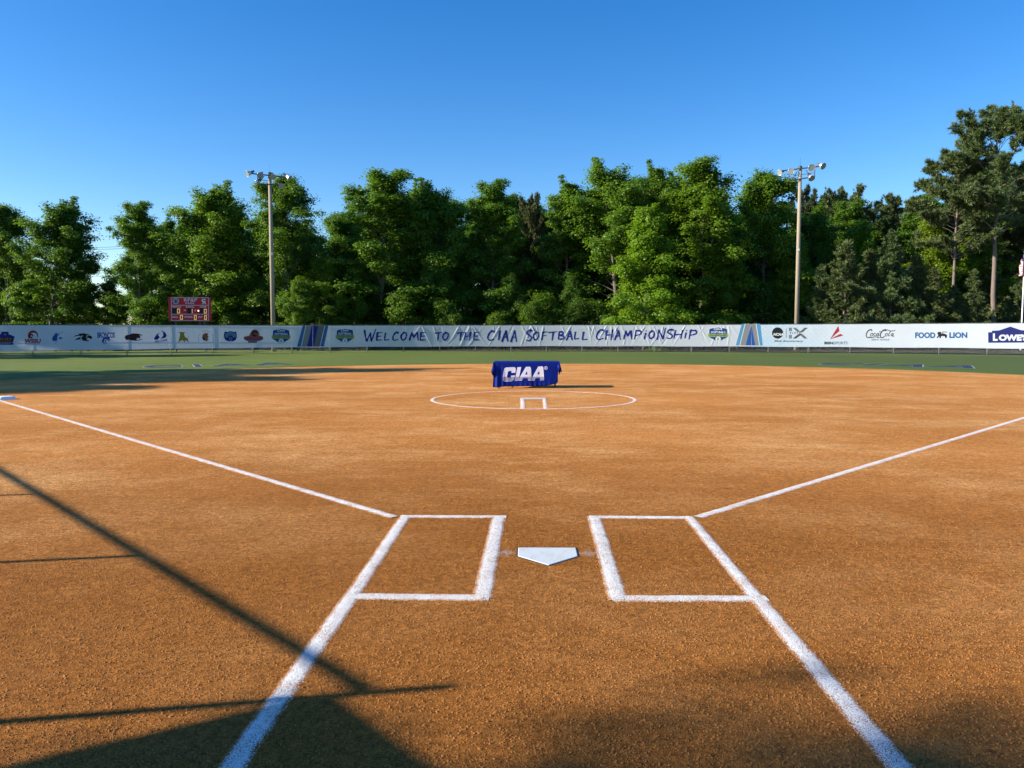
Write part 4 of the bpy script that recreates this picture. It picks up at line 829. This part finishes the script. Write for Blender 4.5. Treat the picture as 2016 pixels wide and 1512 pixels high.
def tree(name, key, px, dist, top, label, tint=(1, 1, 1), width=1.0, group='trees of the wood behind the fence', rz=None, seed=0, xy=None, H=None):
    tm, cm, H0 = PROTO[key]; x, y = xy or column(px, dist, (top+640)/2); H = H or height_of(top, px, dist); s_ = H/H0
    sxy = s_*width; rng = random.Random(seed*97+int(x*13)+int(y*7))
    root = empty(name, (x, y, 0), rng.uniform(0, 6.28) if rz is None else rz); root.scale = (sxy, sxy, s_)
    tag(root, label, 'shrub' if key in 'st' else ('pine tree' if key in 'PQRkl' else 'tree'), group)
    a = bpy.data.objects.new('trunk', tm); b = bpy.data.objects.new('crown', cm)
    for o in (a, b): COL.objects.link(o); o.parent = root
    b.color = (*tint, 1); return root
LIGHT = (1.15, 1.12, .75); DARK = (.72, .8, .85); YEL = (1.35, 1.15, .6); OLV = (1.05, 1.0, .9)
FR = [  # key, column, distance, treetop row, label, tint, width
    ('a', 92, 70, 384, 'broad dark leafy tree left of the gap of open sky', (.85, .9, .8), 1.12), ('g', 8, 72, 404, 'leafy tree cut by the left edge of the picture', (.95, .95, .8), .95),
    ('c', 140, 76, 440, 'rounded tree at the left side of the sky gap', DARK, .62),
    ('b', 268, 69, 400, 'leafy tree at the right side of the sky gap, left of the scoreboard', (.95, 1, .85), .98), ('a', 388, 70, 354, 'tall light green tree rising straight above the scoreboard', LIGHT, 1.0),
    ('d', 462, 76, 388, 'slender tree between scoreboard tree and left floodlight pole', (.9, .95, .85), .9), ('g', 560, 70, 348, 'tall tree right behind the left floodlight pole', (.95, .98, .85), .86),
    ('b', 742, 71, 338, 'broad crowned tree above the left championship shield', (.95, 1.0, .8), 1.2), ('d', 815, 75, 356, 'tree leaning into the right of the broad crowned one', (1.02, 1.04, .8), .95),
    ('a', 880, 72, 352, 'tree with a domed top left of the picture centre', (.9, .98, .8), .85), ('b', 965, 73, 360, 'dense green tree above the blue table', (.85, .95, .8), .92),
    ('d', 1112, 74, 350, 'narrow tree with a pale tip right of the small dark pine', (1, 1, .9), .95), ('a', 1218, 71, 303, 'tallest broadleaf tree, its crown above the word softball', (.98, 1.02, .8), .95),
    ('d', 1288, 72, 318, 'thin spired tree between the two tallest broadleaf crowns', (.95, 1, .85), .75), ('b', 1385, 70, 322, 'broad flat topped tree above the word championship', (1.08, 1.06, .75), 1.15),
    ('g', 1508, 72, 338, 'leafy tree just left of the right floodlight pole', (1.0, 1.05, .75), .9), ('f', 1270, 65.5, 402, 'bright green cone shaped tree at the front of the wood', (1.25, 1.25, .6), .95),
    ('e', 1425, 69, 470, 'lower leafy tree beside the bright cone shaped tree', (.95, 1.05, .75), .9), ('e', 1560, 69.5, 478, 'lower leafy tree at the foot of the right floodlight pole', LIGHT, .85),
    ('c', 640, 69.5, 500, 'low spreading tree in the dip right of the left floodlight pole', LIGHT, .8), ('e', 700, 70, 520, 'lower leafy tree under the broad crowned one', (.9, 1, .8), .9),
    ('e', 860, 70, 500, 'lower leafy tree behind the first welcome word', (.85, .95, .85), .85), ('e', 1010, 70, 540, 'lower dark tree behind the blue table', DARK, .8), ('e', 1130, 70, 545, 'lower dark tree above the middle of the banner', DARK, .8),
    ('e', 585, 65.5, 545, 'light green sapling beside the foot of the left floodlight pole', (1.05, 1.05, .8), .8), ('e', 212, 72, 552, 'low tree filling the bottom of the sky gap', (.9, .95, .7), 1.3),
    ('f', 1840, 72, 420, 'yellow green tree showing between the pines', YEL, .8), ('e', 1690, 74, 440, 'leafy tree showing between round pine and young pines', (1.0, 1.1, .6), .9), ('f', 1925, 74, 420, 'yellow green tree left of the tallest pine trunk', (1.2, 1.15, .55), .8)]
for i, (k, px, di, tp, lb, ti, wd) in enumerate(FR): tree('broadleaf_tree', k, px, di, tp, lb, ti, wd*(1.0 if px < 300 else 1.16), seed=i)
for i, (k, px, di, tp, lb, ti, wd) in enumerate([
    ('P', 1968, 68, 198, 'tallest pine with a long bare trunk at the right edge', (1, 1.02, .9), .98), ('Q', 1882, 70, 288, 'pine with a thin bare trunk left of the tallest pine', (1.05, 1.0, .9), 1.08), ('R', 1655, 82, 368, 'round topped pine right of the right floodlight pole', OLV, .78),
    ('R', 1592, 84, 362, 'dark pine top behind the right floodlight pole', (.7, .7, .85), .62), ('R', 1772, 80, 384, 'grey green pine between the round one and the thin trunked one', OLV, .9), ('R', 1050, 78, 382, 'small dark pine poking up near the picture centre', (1.0, .85, .8), .5),
    ('R', 2045, 74, 330, 'dark pine crown cut by the right edge behind the tallest pine', (.7, .75, .8), 1.0), ('R', 1830, 78, 400, 'pine crown filling in behind the thin trunked pine', (.95, .95, .9), .8)]): tree('pine_tree', k, px, di, tp, lb, ti, wd, seed=i+50, group='tall pines on the right')
for i, (px, di, tp, k) in enumerate([(1618, 66.5, 520, 'l'), (1665, 65.5, 470, 'k'), (1712, 66.5, 490, 'l'), (1752, 65.2, 455, 'k'), (1800, 66, 500, 'l'), (1836, 65, 525, 'k'), (1878, 65.5, 560, 'k'), (1915, 65, 530, 'l'), (1940, 72.5, 505, 'k'), (1999, 72.5, 540, 'l'), (2030, 66, 500, 'k')]):
    tree('young_pine', k, px, di, tp, 'young bushy pine '+['just right of the right floodlight pole', 'above the gap between IX and the red arrow', 'above the start of the script logo', 'above the end of the script logo', 'above the first letter of FOOD', 'above the last letter of FOOD', 'above the first letter of LION', 'above the last letter of LION', 'left of the tallest pine trunk', 'right of the tallest pine trunk', 'beyond the flagpole'][i], (.95+.1*(i % 3), 1.0, .85), 1.0+.1*((i*7) % 3), group='young pines behind the sponsor banner', seed=i+80)
rng = random.Random(77)
spots = [(455, 'the bear emblem'), (500, 'the orange lion emblem'), (560, 'the leftmost shield'), (605, 'the left stripes'), (640, 'the dark grey stripe'), (680, 'the second shield')]
cnt = {}; wi = 0; k = 0; ORD = ('first', 'second', 'third', 'fourth', 'fifth', 'sixth', 'seventh', 'eighth', 'ninth', 'tenth', 'eleventh', 'last')
for ch, x0, x1, y0, y1 in LET:
    spots.append(((x0+x1)/2, 'the %s letter of %s' % (ORD[k], WORDS[wi][0]))); k += 1
    if k == WORDS[wi][1]: k = 0; wi += 1
spots += [(1412, 'the third shield'), (1450, 'the right stripes'), (1500, 'the dotted corner'), (1535, 'the black disc logo')]
for i, (px, where) in enumerate(spots[::2]):                       # shrubs along the foot of the wood
    tree('shrub', rng.choice('st'), px+rng.uniform(-6, 6), rng.uniform(67.5, 72), rng.uniform(555, 625), 'leafy shrub at the foot of the wood above '+where, rng.choice([(.75, .8, .65), (.55, .62, .55), (.5, .55, .5), (.95, .95, .65)]), 1.0, 'shrubs along the foot of the wood', seed=i+120)
BK = [(-60, 2060, 28, 79, 395, 455), (-60, 2060, 24, 88, 400, 450), (-80, 2080, 46, 99, 0, 0)]
for r_, (x0, x1, n_, di, ta, tb_) in enumerate(BK):
    for i in range(n_):
        px = x0+(x1-x0)*(i+.5)/n_+rng.uniform(-14, 14)
        if 165 < px < 260 and r_ < 2: continue
        if r_ == 2 and 120 < px < 300: lim_gap = 575
        else: lim_gap = 0
        lim = np.interp(px, [0, 170, 260, 330, 450, 520, 620, 670, 800, 1000, 1160, 1200, 1300, 1480, 1600, 1700, 1800, 1900, 2000], [450, 540, 445, 405, 405, 400, 445, 385, 365, 375, 375, 345, 345, 352, 395, 395, 400, 340, 290])
        k = (rng.choice('abdg') if px < 1580 else rng.choice('RRQb')) if r_ < 2 else rng.choice('ce')
        if r_ == 2: lim = lim+55
        tree('wood_tree' if k in 'abdgce' else 'wood_pine', k, px, di+rng.uniform(-3, 4), lim_gap or lim+rng.uniform(0, 40), 'tree deep in the wood, seen only through gaps in the front row' if k in 'abdgce' else 'pine deep in the wood, seen only through gaps in the front row', (.8, .9, .8), 1.1, 'trees deep in the wood' if k in 'abdgce' else 'pines deep in the wood', seed=i+200+r_*40)
# trees beyond the left edge whose shade falls across the infield, the outfield and the left banner
for i, (x, y, H, k, wd) in enumerate([(-34, 20.6, 14.0, 'a', .95), (-37, 16.6, 13.5, 'b', 1.1), (-37, 12.0, 12.0, 'c', 1.0), (-44, 15.0, 15.5, 'g', 1.0), (-48, 41.5, 13, 'c', 1.0), (-58, 44, 14, 'a', 1.0), (-50, 50, 13, 'b', .9)]):
    tree('broadleaf_tree', k, 0, 0, 0, 'tree outside the left edge of the picture that shades the field', (.9, .95, .8), wd, 'trees outside the left edge', seed=i+300, xy=(x, y), H=H)
# one more unseen tree behind the added roof: the side of its crown draws the soft shade edge across the bottom right corner
co = np.empty(len(PROTO['c'][1].vertices)*3, np.float32); PROTO['c'][1].vertices.foreach_get('co', co); co = co.reshape(-1, 3)
hh = 17.0; sc_ = hh/PROTO['c'][2]; tx_ = -27.5; gx = tx_ + co[:, 0]*sc_ + co[:, 2]*sc_/math.tan(SUN_EL)*sx; pp = (-sy*co[:, 0] + sx*co[:, 1])*sc_
best = None
for k in range(36):                                           # turn the tree so that the side of its crown is even there
    an = k*math.pi/18; xr = (co[:, 0]*math.cos(an)-co[:, 1]*math.sin(an))*sc_; yr = (co[:, 0]*math.sin(an)+co[:, 1]*math.cos(an))*sc_
    gx = tx_ + xr + co[:, 2]*sc_/math.tan(SUN_EL)*sx; pp = -sy*xr + sx*yr
    pr_ = np.array([np.percentile(pp[(gx > a) & (gx < a+.6)], 98.5) for a in np.arange(-1.0, 2.2, .4)]); goal = np.interp(np.arange(-.7, 2.5, .4), [-.7, .2, 2.1], [-.1, 0, .25])
    dev = pr_-goal; sc0 = dev.std()
    if best is None or sc0 < best[0]: best = (sc0, an, dev.mean())
edge = best[2]; ty_ = (-2.70*sx - .2*sy - edge + sy*tx_)/sx
tree('broadleaf_tree', 'c', 0, 0, 0, 'unseen tree behind the added roof that shades the bottom right corner', (.9, .95, .8), 1.0, seed=320, xy=(tx_, ty_), H=hh, rz=best[1])

# ------------------------------------------------------------------ third base side: fence and added unseen roof that throw the foreground shadows
bf = empty('backstop_fence'); tag(bf, 'tall pipe fence along the third base side, outside the picture', 'fence')
HB = 2.6; off = HB/math.tan(SUN_EL); ox, oy = off*sx, off*sy
b0 = Vector((-2.92-ox, .21-oy, 0)); dv = Vector((-.707, .707, 0))
mb = MB(); mb.tube([b0-dv*2.9+Vector((0, 0, HB)), b0+dv*36+Vector((0, 0, HB))], .031, 8); mb.build('top_rail', M['steel'], bf)
for k in range(-1, 12):
    p = b0+dv*(k*2.95); mb = MB(); mb.tube([p, p+Vector((0, 0, HB+(.17 if k == -1 else 0)))], .03, 8); mb.build('post', M['steel'], bf)
dg = empty('shadow_roof', (-7.4, -4.5, 0)); tag(dg, 'unseen flat roof added behind the third base fence to shade the foreground', 'shadow_roof')  # roof, posts and wall added out of view to cast the bottom left shadow
HD = 2.75; q_ = HD/math.tan(SUN_EL); cor = Vector((-.95-q_*sx, -1.92-q_*sy, 0)); e1_ = Vector((.68, -.733, 0)).normalized(); e2_ = Vector((-.866, -.50, 0)).normalized()
base_ = Vector(dg.location)
rp = [cor, cor+e1_*3.4, cor+e1_*3.4+e2_*2.6, cor+e2_*2.6]
mb = MB(); vs_ = [Vector((p.x, p.y, z))-base_ for z in (HD-.12, HD) for p in rp]; mb.add(vs_, [(3, 2, 1, 0), (4, 5, 6, 7), (0, 1, 5, 4), (1, 2, 6, 5), (2, 3, 7, 6), (3, 0, 4, 7)]); mb.build('roof', varied('roof_metal', (.1, .13, .2), (.14, .17, .25), 3, .6), dg)
for p in rp:
    c_ = p.lerp((rp[0]+rp[2])/2, .42); mb = MB(); mb.tube([Vector((c_.x, c_.y, 0))-base_, Vector((c_.x, c_.y, HD-.1))-base_], .05, 8); mb.build('post', M['steel'], dg)
mb = MB(); a_, b_ = rp[3].lerp(rp[0], .1), rp[2].lerp(rp[1], .1); mm = (a_+b_)/2; mb.box(Vector((mm.x, mm.y, 1.1))-base_, ((b_-a_).length*.9, .15, 2.2), math.atan2(e1_.y, e1_.x)); mb.build('back_wall', varied('block_wall', (.3, .3, .3), (.38, .37, .36), 4, .9), dg)

# ------------------------------------------------------------------ small things beyond the left fence
shx, shy = column(160, 66.5); SHD = empty('shelter', (shx, shy, 0), rad(25)); tag(SHD, 'low dark shelter with a pitched roof under the trees on the left', 'shelter')
M['dark_wood'] = varied('dark_stained_wood', (.012, .014, .018), (.022, .025, .03), 5, .8)
mb = MB(); a_, b_, z0, z1 = 2.0, 1.6, 2.06, 2.3
mb.add([(-a_, -b_, z0), (a_, -b_, z0), (a_, b_, z0), (-a_, b_, z0), (-a_*.5, 0, z1), (a_*.5, 0, z1)], [(0, 1, 5, 4), (1, 2, 5), (2, 3, 4, 5), (3, 0, 4), (3, 2, 1, 0)]); mb.build('roof', M['dark_wood'], SHD)
for px_ in (-1.8, -.6, .6, 1.8):
    for py_ in (-1.4, 1.4): mb = MB(); mb.box((px_, py_, 1.02), (.14, .14, 2.06)); mb.build('post', M['dark_wood'], SHD)
mb = MB(); mb.box((0, 1.25, .95), (3.5, .08, 1.8)); mb.build('back_wall', M['dark_wood'], SHD)
def wires():
    root = empty('power_line'); tag(root, 'thin power wires crossing the gap of sky on the left', 'power line')
    pl = []
    for px in (60, 330):
        x, y = column(px, 118); mb = MB(); mb.tube([(x, y, 0), (x, y, 15.6)], [.16, .11], 8); mb.box((x, y, 14.6), (2.0, .12, .12), rad(20)); mb.build('pole', M['pole'], root); pl.append((x, y))
    for yy in (487, 491, 532.5, 537.5, 544):
        z_ = height_of(yy, 190, 118); pts = [(pl[0][0]+(pl[1][0]-pl[0][0])*u, pl[0][1]+(pl[1][1]-pl[0][1])*u, z_+.9*((2*u-1)**2)) for u in np.linspace(0, 1, 13)]
        mb = MB(); mb.tube(pts, .028, 5); mb.build('wire', M['dark_steel'], root)
wires()
